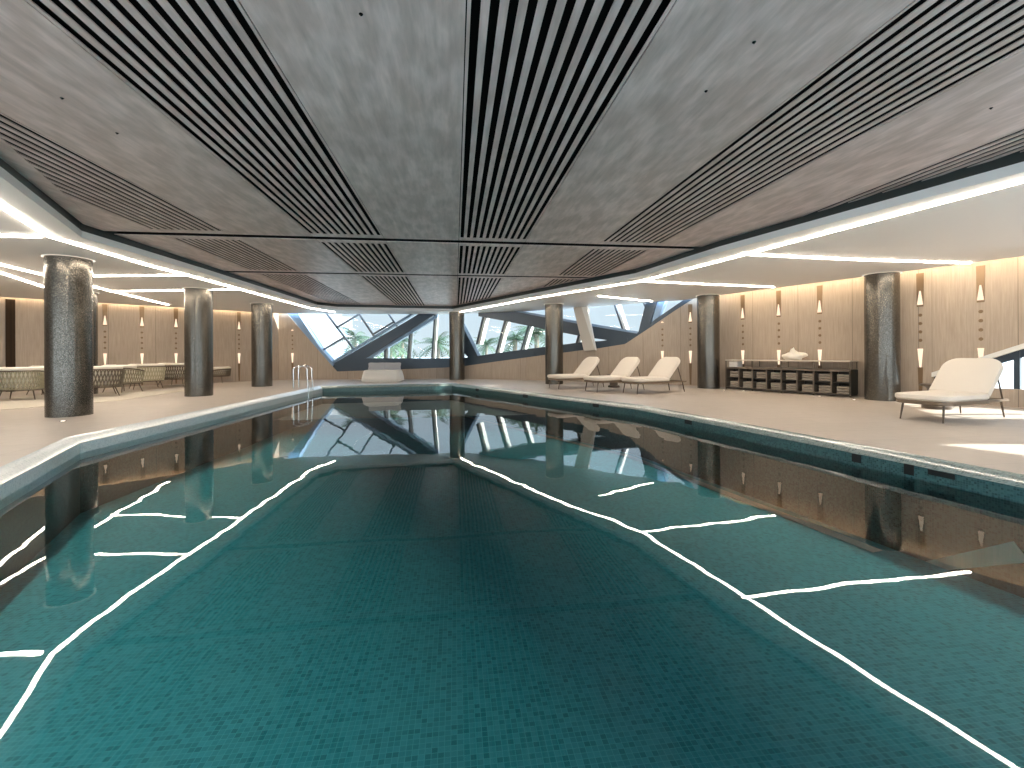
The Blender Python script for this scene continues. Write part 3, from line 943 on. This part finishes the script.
sbeam(beam([(646, 300), (637, 336)], [(657, 300), (648, 329)], .04, .40, M['steel'], 'steel_beam'), 'steep strut of the V at the right end of the far window')
beam([(657, 300), (649, 326)], [(664.5, 300), (656, 321)], .10, .30, M['steel_light'], 'window_frame', W_M)
sbeam(beam([(626, 345), (651, 328.5), (697, 297)], [(637, 333), (656, 318.5), (686, 298)], .03, .42, M['steel'], 'steel_beam'), 'dark beam climbing along the sloping top of the oak wall')
# pale blue inner edges of the big diagonal
beam([(333, 362.5), (424, 307.5)], [(331.5, 361), (423, 305.5)], .1, .4, M['steel_light'], 'window_frame', W_UL)
beam([(364, 359), (437, 314)], [(369, 359), (437, 317)], .1, .4, M['steel_light'], 'window_frame', W_M)
beam([(510, 309), (545, 315.2), (582, 322), (638, 331.6)], [(512, 311), (545, 317.6), (582, 324.8), (638, 334)], .08, .4, M['steel_light'], 'window_frame', W_M)
# panes' bars upper left
for a, b, wpx in (((323, 312), (352, 350), 1.7), ((356, 312), (373.5, 338), 1.7), ((386, 312), (395.5, 326), 1.6), ((320, 350), (342, 337), 1.6),
                  ((333.5, 327.5), (356, 314), 1.5), ((371, 334), (392, 321.5), 1.6)):
    line(a, b, wpx, .28, .12, M['mullion'], 'mullion', W_UL)
# leaning mullions with white faces
for a, b in (((384, 343), (383, 359.5)), ((409, 329), (406.5, 359)), ((434, 314), (431, 358.5)), ((481, 315), (474, 344)), ((503, 319), (493.5, 354)), ((526.5, 325), (519, 350.5)), ((575.5, 335), (573, 344.5)),
             ((611, 302), (620.5, 331)), ((640, 300), (646, 313))):
    line(a, b, 1.5, .24, .14, M['mullion'], 'mullion', W_M)
    line((a[0] + 1.9, a[1]), (b[0] + 1.9, b[1]), 2.2, .30, .34, M['fin'], 'mullion_fin', W_M)
# glass
def pane(pts, nm, par):
    A, B = pts
    return beam(A, B, .34, .012, M['glass'], nm, par, 6)
pane(([(287, 305), (437, 305)], [(335, 371), (362, 364)]), 'pane', W_UL)
pane(([(437, 305), (690, 300)], [(362, 364), (640, 345)]), 'pane', W_M)
# beige leaning pier inside the window
def leaning_pier():
    d_in = -.14
    P = lambda px, py: fac(px, py, d_in)
    top = [P(574, 304), P(582, 304)]; bot = [P(585.5, 351), P(596.5, 350)]
    m = MB()
    back = lambda p: p + (fac(580, 330, .5) - fac(580, 330, 0)).normalized() * .12
    A = [bot[0], bot[1], back(bot[1]), back(bot[0])]; B = [top[0], top[1], back(top[1]), back(top[0])]
    m.hexa([tuple(v) for v in A], [tuple(v) for v in B])
    o = m.build('leaning_pier', M['pier'])
    m = MB()
    t2 = [P(582, 304), P(588, 304)]; b2 = [P(594.5, 342), P(597, 350.2)]
    A = [bot[1] + Vector((0, 0, 0)), b2[1], back(b2[1]), back(bot[1])]
    B = [t2[0], t2[1], back(t2[1]), back(t2[0])]
    m.hexa([tuple(v) for v in A], [tuple(v) for v in B])
    tag(o, 'beige leaning pier standing in front of the far window right of a column', 'pier')
    m.build('pier_side', M['fin'], o)
leaning_pier()

# ------------------------------------------------------------------ columns
def column(r, d, label, rad=.31):
    x, y = C(r, d)
    root = thing('column', label, 'column', (x, y, 0), 0, 'mosaic columns')
    m = MB(); m.lathe([(rad, 0), (rad, 1.4), (rad, Z_SOF)], n=64)
    m.build('shaft', M['column'], root, smooth=True)
    m = MB(); m.lathe([(rad + .01, Z_SOF + .005), (rad + .01, Z_SOF - .002), (rad + .035, Z_SOF - .002), (rad + .035, Z_SOF + .005)], n=48)
    m.build('halo_light', M['halo'], root, smooth=True)
    return root
column(-7.80, 7.93, 'nearest mosaic column on the left deck, thickest in the picture')
column(-8.12, 11.67, 'second mosaic column on the left deck')
column(-8.39, 15.10, 'third mosaic column on the left deck, left of the pool ladder')
column(-2.26, 18.45, 'mosaic column at the far corner of the pool')
column(1.46, 15.60, 'mosaic column behind the first of the three loungers')
column(5.87, 13.45, 'mosaic column at the left end of the towel cabinet')
column(8.14, 9.90, 'mosaic column at the right end of the towel cabinet')
column(-11.55, 12.1, 'mosaic column almost hidden behind the nearest left column')

# ------------------------------------------------------------------ loungers
def rr_outline(x0, x1, hw, rad, n=6, round0=True, round1=True):
    pts = []
    def corner(cx, cy, a0):
        for k in range(n + 1):
            a = a0 + math.pi / 2 * k / n
            pts.append((cx + rad * math.cos(a), cy + rad * math.sin(a)))
    if round1: corner(x1 - rad, hw - rad, 0)
    else: pts.append((x1, hw))
    if round1: pass
    if round0: corner(x0 + rad, hw - rad, math.pi / 2); corner(x0 + rad, -hw + rad, math.pi)
    else: pts.extend([(x0, hw), (x0, -hw)])
    if round1: corner(x1 - rad, -hw + rad, 3 * math.pi / 2)
    else: pts.append((x1, -hw))
    return pts
def pad(outline, z0, z1, M4=None, r=.025):
    """soft pad with rounded rims"""
    m = MB()
    cx = sum(p[0] for p in outline) / len(outline); cyy = sum(p[1] for p in outline) / len(outline)
    ins = offset(outline, -r)
    lev = [(ins, z0), (outline, z0 + r), (outline, z1 - r), (offset(outline, -r * .3), z1 - r * .3), (ins, z1), (offset(outline, -r * 4), z1 + .012)]
    R_ = [[Vector((p[0], p[1], z)) for p in o] for o, z in lev]
    if M4: R_ = [[M4 @ p for p in q] for q in R_]
    for a, b in zip(R_[:-1], R_[1:]):
        for i in range(len(a)):
            j = (i + 1) % len(a)
            m.face([a[i], a[j], b[j], b[i]])
    m.face(R_[0][::-1]); m.face(R_[-1])
    return m
def make_lounger():
    t = thing('sun_lounger', 'x', 'sun lounger', (0, 0, 0), 0, 'cream sun loungers on the right deck')
    # tray-like frame
    m = MB(); m.prism(offset(rr_outline(-.10, 1.08, .36, .16), .004), .255, .315); rounded(m.build('seat_frame', M['frame_wood'], t), .012)
    m = MB()
    for s in (-1, 1): m.box((1.30, s * .31, .285), (.62, .035, .035))
    m.box((1.60, 0, .285), (.035, .65, .035)); m.box((1.30, 0, .285), (.03, .62, .03))
    m.build('rear_rail', M['frame_wood'], t)
    for x, s in ((0, 1), (0, -1), (1.54, 1), (1.54, -1)):
        m = MB(); dx = -.05 if x == 0 else .06
        m.tube([(x + dx, s * .27, 0), (x, s * .255, .27)], [.010, .017], 8); m.build('leg', M['leg'], t, smooth=True)
    pad(rr_outline(-.12, 1.06, .375, .17), .315, .405).build('seat_cushion', M['cushion'], t, smooth=True)
    bk = Matrix.Translation((.93, 0, .385)) @ Matrix.Rotation(R(-47), 4, 'Y')
    o = pad(rr_outline(0, .73, .375, .20, round0=False), -.045, .05, bk, .02)
    b = o.build('backrest', M['cushion'], t, smooth=True)
    m = MB(); m.prism(rr_outline(.03, .70, .345, .19, round0=False), -.065, -.045)
    m.v = [tuple(bk @ Vector(v)) for v in m.v]
    m.build('backrest_shell', M['frame_wood'], b)
    for s in (-1, 1):
        m = MB()
        m.tube([tuple(bk @ Vector((.50, s * .30, -.06))), (1.45, s * .31, .30)], .012, 6)
        m.build('back_strut', M['leg'], t, smooth=True)
    return t
L0_ = make_lounger()
ang = R(21) - TH
def put(o, r, d, a): x, y = C(r, d); o.location = (x, y, 0); o.rotation_euler = (0, 0, a)
put(L0_, 1.29, 13.50, ang + R(5)); L0_['label'] = 'first of the three far loungers, in front of the column'
for r, d, a, lab in ((2.21, 12.38, ang + R(5), 'middle one of the three cream loungers, low table behind it'),
                     (3.11, 11.73, ang + R(5), 'third cream lounger of the far row, nearest to the towel cabinet'),
                     (6.26, 6.86, ang, 'nearest cream lounger, alone by the triangular window')):
    x, y = C(r, d)
    copy_tree(L0_, (x, y, 0), a, lab)

def side_table(r, d, w, h, label):
    x, y = C(r, d)
    t = thing('side_table', label, 'side table', (x, y, 0), 0, 'dark side tables by the loungers')
    m = MB(); m.lathe([(0, h - .03), (w / 2, h - .03), (w / 2, h), (0, h)], n=32); m.build('table_top', M['dark_wood'], t, smooth=True)
    m = MB(); m.lathe([(0, 0), (w / 2 * .9, 0), (w / 2 * .9, .05), (w * .32, .08), (w * .28, h - .08), (w * .4, h - .03), (0, h - .03)], n=28); m.build('pedestal', M['dark_wood'], t, smooth=True)
side_table(3.14, 13.9, .40, .40, 'small dark side table behind the middle lounger of the far row')
side_table(7.88, 8.35, .48, .45, 'dark side table behind the nearest lounger by the oak wall')

# ------------------------------------------------------------------ towel cabinet
A_ = Vector(C(6.20, 13.05)); B_ = Vector(C(7.84, 10.45))
CL = (B_ - A_).length
crz = math.atan2((B_ - A_).y, (B_ - A_).x)
cab = thing('towel_cabinet', 'long low bronze towel cabinet against the right oak wall', 'cabinet', (A_.x, A_.y, 0), crz)
DEP = .40                                          # +y local is towards the wall
H_B, H_T = .645, .85
m = MB(); m.box((CL / 2, DEP / 2, H_T - .0125), (CL + .04, DEP + .03, .025)); m.build('counter_top', M['cab_top'], cab)
m = MB()
m.box((CL / 2, DEP - .01, .34), (CL, .02, H_B - .04)); m.box((CL / 2, DEP / 2, .045), (CL, DEP, .03)); m.build('carcass', M['cab_in'], cab)
m = MB(); m.box((CL / 2, DEP / 2, H_B - .012), (CL, DEP, .024)); m.build('top_shelf', M['cab'], cab)
for x, nm in ((0, 'l'), (CL, 'r')):
    m = MB(); m.box((x, DEP / 2, .345), (.03, DEP, H_B - .06)); m.build('side_panel', M['cab_side'] if nm == 'r' else M['cab'], cab)
for k in range(5):
    m = MB(); x = CL * k / 4
    m.box((x, .015, H_T / 2 - .012), (.032, .03, H_T - .025)); m.box((x, DEP - .02, (H_B + H_T) / 2), (.02, .02, H_T - H_B - .03)); m.build('post', M['cab'], cab)
for k in range(4):
    m = MB(); x = CL * (k + .5) / 4
    m.box((x, .19, .34), (.03, DEP - .03, H_B - .07)); m.build('divider', M['cab'], cab)
m = MB(); m.box((CL / 2, .012, H_B - .03), (CL, .022, .045)); m.build('upper_rail', M['cab'], cab)
m = MB(); m.box((CL / 2, .012, .05), (CL, .022, .05)); m.build('lower_rail', M['cab'], cab)
m = MB(); m.box((CL / 2, .20, .335), (CL - .04, .34, .018)); m.build('shelf', M['cab_in'], cab)
cabM = Matrix.Translation((A_.x, A_.y, 0)) @ Matrix.Rotation(crz, 4, 'Z')
def towel_mesh(L, D, h):
    m = MB()
    prof = []
    for k in range(9):                             # rounded front fold
        a = -math.pi / 2 + math.pi * k / 8
        prof.append((-math.cos(a) * h * .5, h / 2 + math.sin(a) * h / 2))
    pr = prof + [(D, h), (D, 0)]
    for s in range(len(pr)):
        a, b = pr[s], pr[(s + 1) % len(pr)]
        m.face([(-L / 2, a[0], a[1]), (L / 2, a[0], a[1]), (L / 2, b[0], b[1]), (-L / 2, b[0], b[1])])
    m.face([(-L / 2, a[0], a[1]) for a in pr]); m.face([(L / 2, a[0], a[1]) for a in reversed(pr)])
    return m
cellw = CL / 8
tw = towel_mesh(cellw * .66, .22, .058).build('folded_towel', M['towel'], smooth=True)
first = True
ordn = ['first', 'second', 'third', 'fourth', 'fifth', 'sixth', 'seventh', 'eighth']
for c in range(8):
    for sh, zs in (('lower', .064), ('upper', .348)):
        for k, pos in enumerate(('bottom', 'middle', 'top')):
            o = tw if first else tw.copy()
            if not first: COL.objects.link(o)
            first = False
            lp = cabM @ Vector((cellw * (c + .5) + cellw * .11, .06, zs + k * .0605))
            o.location = lp; o.rotation_euler = (0, 0, crz)
            tag(o, 'grey folded towel, %s of three on the %s shelf, %s compartment from the left' % (pos, sh, ordn[c]), 'towel', 'folded towels in the cabinet')
tw2 = towel_mesh(.24, .24, .05).build('folded_towel', M['towel_w'], smooth=True)
for k, pos in enumerate(('bottom', 'middle', 'top')):
    o = tw2 if k == 0 else tw2.copy()
    if k: COL.objects.link(o)
    lp = cabM @ Vector((.20, .06, H_B + k * .052)); o.location = lp; o.rotation_euler = (0, 0, crz)
    tag(o, 'white folded towel, %s of three in the left end gap of the cabinet' % pos, 'towel', 'white towels under the counter top')
# white branching ceramic on the counter
def coral():
    lp = cabM @ Vector((CL * .565, .2, H_T))
    bm = bmesh.new()
    bmesh.ops.create_icosphere(bm, subdivisions=3, radius=1.0)
    for v in bm.verts:
        c = v.co
        up = max(0, c.z)
        k = 1 + .25 * math.sin(5 * c.x + 2 * c.z) * math.cos(4 * c.y + 1)
        x = c.x * .24 * k + .02; y = c.y * .11 * k; z = .11 + c.z * .11 * k
        z += .11 * math.exp(-((c.x + .05) ** 2) / .03) * up
        x += .06 * (c.x > .6) * (c.z > -.2)
        v.co = (x, y, max(0, z))
    me = bpy.data.meshes.new('coral_ornament'); bm.to_mesh(me); bm.free(); me.materials.append(M['coral'])
    for p in me.polygons: p.use_smooth = True
    o = bpy.data.objects.new('coral_ornament', me); COL.objects.link(o); o.location = lp; o.rotation_euler = (0, 0, crz)
    tag(o, 'white shell shaped ornament standing on the towel cabinet', 'ornament')
coral()

# floor uplights
def uplight(x, y, label):
    t = thing('floor_light', label, 'floor light', (x, y, 0), 0, 'small floor lights')
    m = MB(); m.lathe([(.045, .0), (.045, .008), (.032, .010)], n=20); m.build('rim', M['chrome'], t, smooth=True)
    m = MB(); m.lathe([(0, .009), (.033, .009)], n=20); m.build('lens', M['uplight'], t)
for (px, py, lab) in ((63, 421.5, 'small floor light at the foot of the nearest left column'), (724, 390.5, 'small floor light at the left end of the towel cabinet'),
                      (743.5, 391, 'small floor light before the first bay of the towel cabinet'), (819.5, 396.5, 'small floor light before the last bay of the towel cabinet'),
                      (854, 400, 'small floor light between the towel cabinet and the nearest right column')):
    x, y = U(px, py, 0); uplight(x, y, lab)

# ------------------------------------------------------------------ pool ladder
lx0, ly0 = U(299, 391.5, 0)
def ladder():
    p = Vector((-4.52, 14.2))
    t = thing('pool_ladder', 'chrome pool ladder with two looped handrails at the far left pool edge', 'pool ladder', (-4.60, 14.40, 0))
    for k, yy in enumerate((0.0, .45)):
        pts = [(-.28, yy, 0.0), (-.28, yy, .60)]
        for a in range(0, 181, 20):
            pts.append((-.28 + .19 - .19 * math.cos(R(a)), yy, .60 + .10 * math.sin(R(a))))
        pts += [(.10, yy, .5), (.13, yy, -.2), (.13, yy, -.6)]
        pts = [(x, y + (.06 if x > 0 else 0), z) for x, y, z in pts]
        m = MB(); m.tube(pts, .021, 10); m.build('handrail', M['chrome'], t, smooth=True)
    for z in (-.30, -.52):
        m = MB(); m.box((.15, .285, z), (.08, .45, .03)); m.build('tread', M['chrome'], t)
ladder()

# ------------------------------------------------------------------ pouf daybed at the far end
def pouf():
    x, y = C((382 - 512) / 450 * 17.2, 17.35)
    t = thing('daybed', 'cream trapezoid pouf daybed with grey pillow at the far end of the pool', 'daybed', (x, y, 0), R(-4) - TH * .2)
    o0 = rr_outline(-.74, .74, .45, .14); 
    m = MB()
    lev = [(.94, 0), (1.0, .05), (.97, .2), (.90, .40), (.86, .44), (.78, .455)]
    rings = [[(p[0] * k, p[1] * k, z) for p in o0] for k, z in lev]
    for a, b in zip(rings[:-1], rings[1:]):
        for i in range(len(a)):
            j = (i + 1) % len(a); m.face([a[i], a[j], b[j], b[i]])
    m.face(rings[0][::-1]); m.face(rings[-1])
    m.build('base', M['pouf'], t, smooth=True)
    for sx_ in (-1, 1):
        bm = bmesh.new(); bmesh.ops.create_cube(bm, size=1)
        bmesh.ops.subdivide_edges(bm, edges=bm.edges, cuts=3, use_grid_fill=True)
        for v in bm.verts:
            c = v.co
            th = (1 - abs(2 * c.x) ** 3) * (1 - abs(2 * c.z) ** 3) * .8 + .2
            pin = 1 + .12 * (abs(2 * c.x) * abs(2 * c.z))
            v.co = (c.x * .62 * pin, c.y * .18 * th, c.z * .30 * pin)
        me = bpy.data.meshes.new('pillow'); bm.to_mesh(me); bm.free(); me.materials.append(M['pillow'])
        for p in me.polygons: p.use_smooth = True
        o = bpy.data.objects.new('throw_pillow', me); COL.objects.link(o)
        subsurf(o, 1)
        a = t.rotation_euler.z
        lx, ly = .30 * sx_, .22
        o.location = (x + lx * math.cos(a) - ly * math.sin(a), y + lx * math.sin(a) + ly * math.cos(a), .575)
        o.rotation_euler = (R(-18), 0, a)
        tag(o, '%s grey pillow leaning on the cream pouf daybed' % ('left' if sx_ < 0 else 'right'), 'pillow', 'pillows on the daybed')
pouf()

# ------------------------------------------------------------------ woven tub chairs
def u_path(w, d, n, e=.6):
    """open U in plan: arms forward (+y is the front), back at -y"""
    pts = []
    for k in range(n + 1):
        a = math.pi * (1 + k / n)                  # left arm end -> back -> right arm end
        cx, sy_ = math.cos(a), math.sin(a)
        px = math.copysign(abs(cx) ** e, cx) * w / 2
        py = math.copysign(abs(sy_) ** e, sy_) * d * .62
        pts.append(Vector((px, py)))
    f = d * .32
    pts = [Vector((-w / 2, f))] + pts + [Vector((w / 2, f))]
    # resample evenly
    L = [0]
    for a, b in zip(pts[:-1], pts[1:]): L.append(L[-1] + (b - a).length)
    def at(t):
        s = t * L[-1]
        for i in range(len(L) - 1):
            if s <= L[i + 1] + 1e-9:
                return pts[i].lerp(pts[i + 1], (s - L[i]) / max(1e-9, L[i + 1] - L[i]))
        return pts[-1]
    return at, L[-1]
def tub_chair(name, label, cat, w, d, loc, rz, rope='rope', hb=.70, group='woven rope chairs on the left deck', solid=False):
    t = thing(name, label, cat, loc, rz, group)
    at, Ln = u_path(w, d, 24)
    z0, z1 = .25, hb
    P = lambda tt, z: Vector((at(tt).x * (1 + .10 * (z - z0) / (z1 - z0)), at(tt).y * (1 + .10 * (z - z0) / (z1 - z0)), z - (.10 * (abs(2 * tt - 1) ** 3) * (z - z0) / (z1 - z0))))
    m = MB()
    m.tube([P(k / 36, z1) for k in range(37)], .017, 6); m.tube([P(k / 36, z0) for k in range(37)], .017, 6)
    m.build('frame', M['leg'], t, smooth=True)
    m = MB()
    n = max(12, int(Ln / .062)); lean = 1.7 / n
    for k in range(-1, n + 2):
        for sg in (-1, 1):
            path = []
            for q in range(5):
                z = z0 + (z1 - z0) * q / 4
                tt = k / n + sg * lean * (q / 4 - .5)
                if not -.001 <= tt <= 1.001: tt = min(1, max(0, tt))
                v = P(tt, z); path.append(v)
            m.tube(path, .013, 4, cap=False)
    m.build('woven_back', M[rope], t, smooth=True)
    # cushions
    cw, cd = w * .86, d * .80
    out = rr_outline(-cw / 2, cw / 2, cd / 2, .10)
    mm = pad([(p[0], p[1] + .02) for p in out], .30, .44, None, .03); mm.build('seat_cushion', M['ivory'], t, smooth=True)
    m = MB()
    inner = [P(.10 + .80 * k / 24, z0) for k in range(25)]
    prev = None
    for k, v in enumerate(inner):
        c = Vector((v.x, v.y)); ln = c.length
        e = c.normalized()
        th = .13
        prof = [(ln - .03, .40), (ln - .02 + .03, hb - .06), (ln + .035, hb + .06), (ln - .05, hb + .09), (ln - th, hb + .03), (ln - th - .03, .42)]
        ring = [Vector((e.x * r_, e.y * r_, z)) for r_, z in prof]
        if prev:
            for i in range(6):
                j = (i + 1) % 6; m.face([prev[i], prev[j], ring[j], ring[i]])
        else: m.face(ring)
        prev = ring
    m.face(prev[::-1])
    m.build('back_cushion', M['ivory'], t, smooth=True)
    for sx_, sy_ in ((-1, -1), (1, -1), (-1, 1), (1, 1)):
        m = MB(); m.tube([(sx_ * w * .44, sy_ * d * .42 - .03, 0), (sx_ * w * .36, sy_ * d * .32 - .03, .25)], [.010, .015], 6); m.build('leg', M['leg'], t, smooth=True)
    return t
def cxy(px, py):
    x, y = U(px, py, 0); return (x, y, 0)
def yaw_to(loc, extra):                            # back of the chair towards the camera + extra turn
    return math.atan2(loc[1], loc[0]) - math.pi / 2 + extra
for (px, py, nm, w_, d_, ex, rope, lab, cat) in (
    (23, 399.5, 'tub_chair', .72, .74, R(-18), 'rope', 'olive rope tub chair left of the nearest column, farthest left', 'armchair'),
    (50, 394.0, 'tub_chair', .80, .74, R(28), 'rope', 'rope tub chair half hidden behind the nearest left column', 'armchair'),
    (92, 396.5, 'loveseat', 1.15, .78, R(4), 'rope_dark', 'brown rope loveseat showing its back just right of the nearest left column', 'loveseat'),
    (124, 392.0, 'tub_chair', .72, .72, R(-50), 'rope', 'narrow rope tub chair turned sideways beside the brown loveseat', 'armchair'),
    (146, 388.5, 'tub_chair', .84, .76, R(10), 'rope_pale', 'pale rope tub chair in the middle of the left seating group', 'armchair'),
    (178, 385.6, 'loveseat', .98, .80, R(-35), 'rope_dark', 'dark rope seat with tall white cushion left of the second column', 'loveseat'),
    (118, 385.0, 'loveseat', 1.3, .8, R(175), 'rope_pale', 'cream cushioned sofa facing us at the back of the seating group', 'sofa')):
    lc = cxy(px, py)
    tub_chair(nm, lab, cat, w_, d_, lc, yaw_to(lc, ex), rope)
lc = cxy(219, 382.5)
tub_chair('tub_chair', 'small dark rope chair just right of the second left column', 'armchair', .55, .55, lc, yaw_to(lc, R(60)), 'rope_dark', .52)
mb = MB()
mb.hexa([(*U(x, y, 0), .001) for x, y in ((-90, 417.5), (116, 401.2), (190, 390.5), (34, 394))], [(*U(x, y, 0), .012) for x, y in ((-90, 417.5), (116, 401.2), (190, 390.5), (34, 394))])
tag(mb.build('rug', M['rug']), 'cream rug under the woven chairs on the left deck', 'rug')

# ------------------------------------------------------------------ outside
mb = MB(); mb.face([(-160, 12, -.6), (160, 12, -.6), (160, 260, -.6), (-160, 260, -.6)])
g = struct(mb.build('ground', M['ground'], weld=False), 'pale terrace outside the windows', 'ground')
mb = MB(); mb.face([(10.9, -30, -.6), (160, -30, -.6), (160, 12, -.6), (10.9, 12, -.6)])
struct(mb.build('ground', M['ground'], weld=False), 'pale terrace outside the right wall', 'ground')
mb = MB(); mb.face([(-60, -60, -.05), (10.9, -60, -.05), (10.9, -3.41, -.05), (-60, -3.41, -.05)])  # pale ground added behind the camera to bounce light onto the wooden ceiling
struct(mb.build('ground', M['ground'], weld=False), 'added unseen pale ground behind the hall, bouncing light inside', 'ground')
def palm(px, D, h, s, label, seed):
    rnd = random.Random(seed)
    d = ray(px, 350); d = Vector((d.x, d.y)); p = d / d.length * D
    t = thing('palm_tree', label, 'palm tree', (p.x, p.y, -.6), rnd.uniform(0, 6), 'palms outside the window')
    m = MB(); lean = rnd.uniform(-.08, .08)
    m.tube([(lean * z * z * .15, 0, z) for z in [h * k / 6 for k in range(7)]], [.16 * s, .13 * s, .12 * s, .11 * s, .11 * s, .12 * s, .13 * s], 10)
    m.build('trunk', M['trunk'], t, smooth=True)
    m = MB(); top = Vector((lean * h * h * .15, 0, h))
    for k in range(22):
        az = 2.4 * k + rnd.uniform(-.2, .2); el = R(rnd.choice((70, 50, 30, 10, -15)) + rnd.uniform(-8, 8))
        L = s * rnd.uniform(1.3, 1.7)
        u = Vector((math.cos(az), math.sin(az), 0)); side = Vector((-u.y, u.x, 0))
        prev = None
        for q in range(13):
            f = q / 12
            e_ = el - f * f * R(75)
            v = top + u * (L * f * math.cos(el * (1 - .4 * f))) + Vector((0, 0, L * (f * math.sin(el) - .55 * f * f)))
            if prev is not None:
                a = prev; b = v
                m.face([a + side * .02 * s, b + side * .015 * s, b - side * .015 * s, a - side * .02 * s])
                ll = s * .48 * math.sin(math.pi * min(1, .12 + f * .86)) + .04
                for sg in (-1, 1):
                    tip = b + side * sg * ll * .8 + u * ll * .45 + Vector((0, 0, -ll * .35))
                    w_ = (b - a) * .36
                    m.face([b - w_, b + w_ * .6, tip])
            prev = v
    m.build('crown', M['frond'], t, weld=False)
for a in ((354, 27, 2.6, 1.0, 'palm seen through the tilted square pane at the left', 1), (390, 24, 2.2, .85, 'palm outside the left low window triangle', 2), (438, 25, 2.2, .9, 'palm just left of the far corner column outside', 3),
          (515, 23, 2.35, .95, 'big palm outside the middle of the long window', 4), (537, 25, 2.7, 1.1, 'palm outside the window left of the lounger column', 5), (402, 31, 2.5, 1.0, 'farther palm behind the left low window triangle', 6), (486, 34, 2.3, .9, 'distant palm right of the far corner column', 7)):
    palm(*a)
def bush(px, D, w_, h, label, seed):
    rnd = random.Random(seed)
    d = ray(px, 350); d = Vector((d.x, d.y)); p = d / d.length * D
    bm = bmesh.new()
    for k in range(260):
        a, b, c = rnd.gauss(0, .42), rnd.gauss(0, .42), rnd.random()
        ctr = Vector((a * w_, b * w_ * .5, h * (.1 + .9 * c * max(.3, 1 - abs(a)))))
        ax = Vector((rnd.uniform(-1, 1), rnd.uniform(-1, 1), rnd.uniform(-.3, 1))).normalized(); sd = ax.orthogonal().normalized()
        s = .16
        vs = [bm.verts.new(ctr + ax * s), bm.verts.new(ctr + sd * s * .45), bm.verts.new(ctr - ax * s), bm.verts.new(ctr - sd * s * .45)]
        bm.faces.new(vs)
    me = bpy.data.meshes.new('shrub'); bm.to_mesh(me); bm.free(); me.materials.append(M['hedge'])
    o = bpy.data.objects.new('shrub', me); COL.objects.link(o); o.location = (p.x, p.y, -.6); o.rotation_euler = (0, 0, -math.atan2(d.x, d.y))
    tag(o, label, 'shrub', 'shrubs outside the window')
bush(378, 29, 1.7, 2.3, 'pale green shrub behind the left low window triangle', 11)
bush(398, 30, 1.6, 2.5, 'pale green shrub between the white mullions of the left triangle', 12)
bush(548, 25, 1.3, 2.2, 'green shrub outside beside the lounger column', 13)
bush(565, 26, 1.2, 1.7, 'low shrub outside right of the lounger column', 14)
bush(500, 30, 1.6, 1.5, 'low shrub outside the middle of the long window', 15)
def tower(px, D, w_, h, label, tilt=0):
    d = ray(px, 350); d = Vector((d.x, d.y)); p = d / d.length * D
    t = thing('building', label, 'building', (p.x, p.y, -.6), -math.atan2(d.x, d.y))
    m = MB(); m.box((0, 0, h / 2), (w_, 4, h)); m.box((0, 0, h + .3), (w_ * .7, 3, .6)); m.build('wall', M['tower'], t)
    for r_ in range(max(1, int(h / 3))):
        m = MB(); m.box((0, -2.0, 1.8 + r_ * 3), (w_ * .86, .1, 1.1)); m.build('window', M['tower_glass'], t)
tower(318, 70, 9, 7, 'pale distant building behind the upper left slanted window')
tower(341, 90, 8, 4.5, 'low pale distant building right of the taller one')
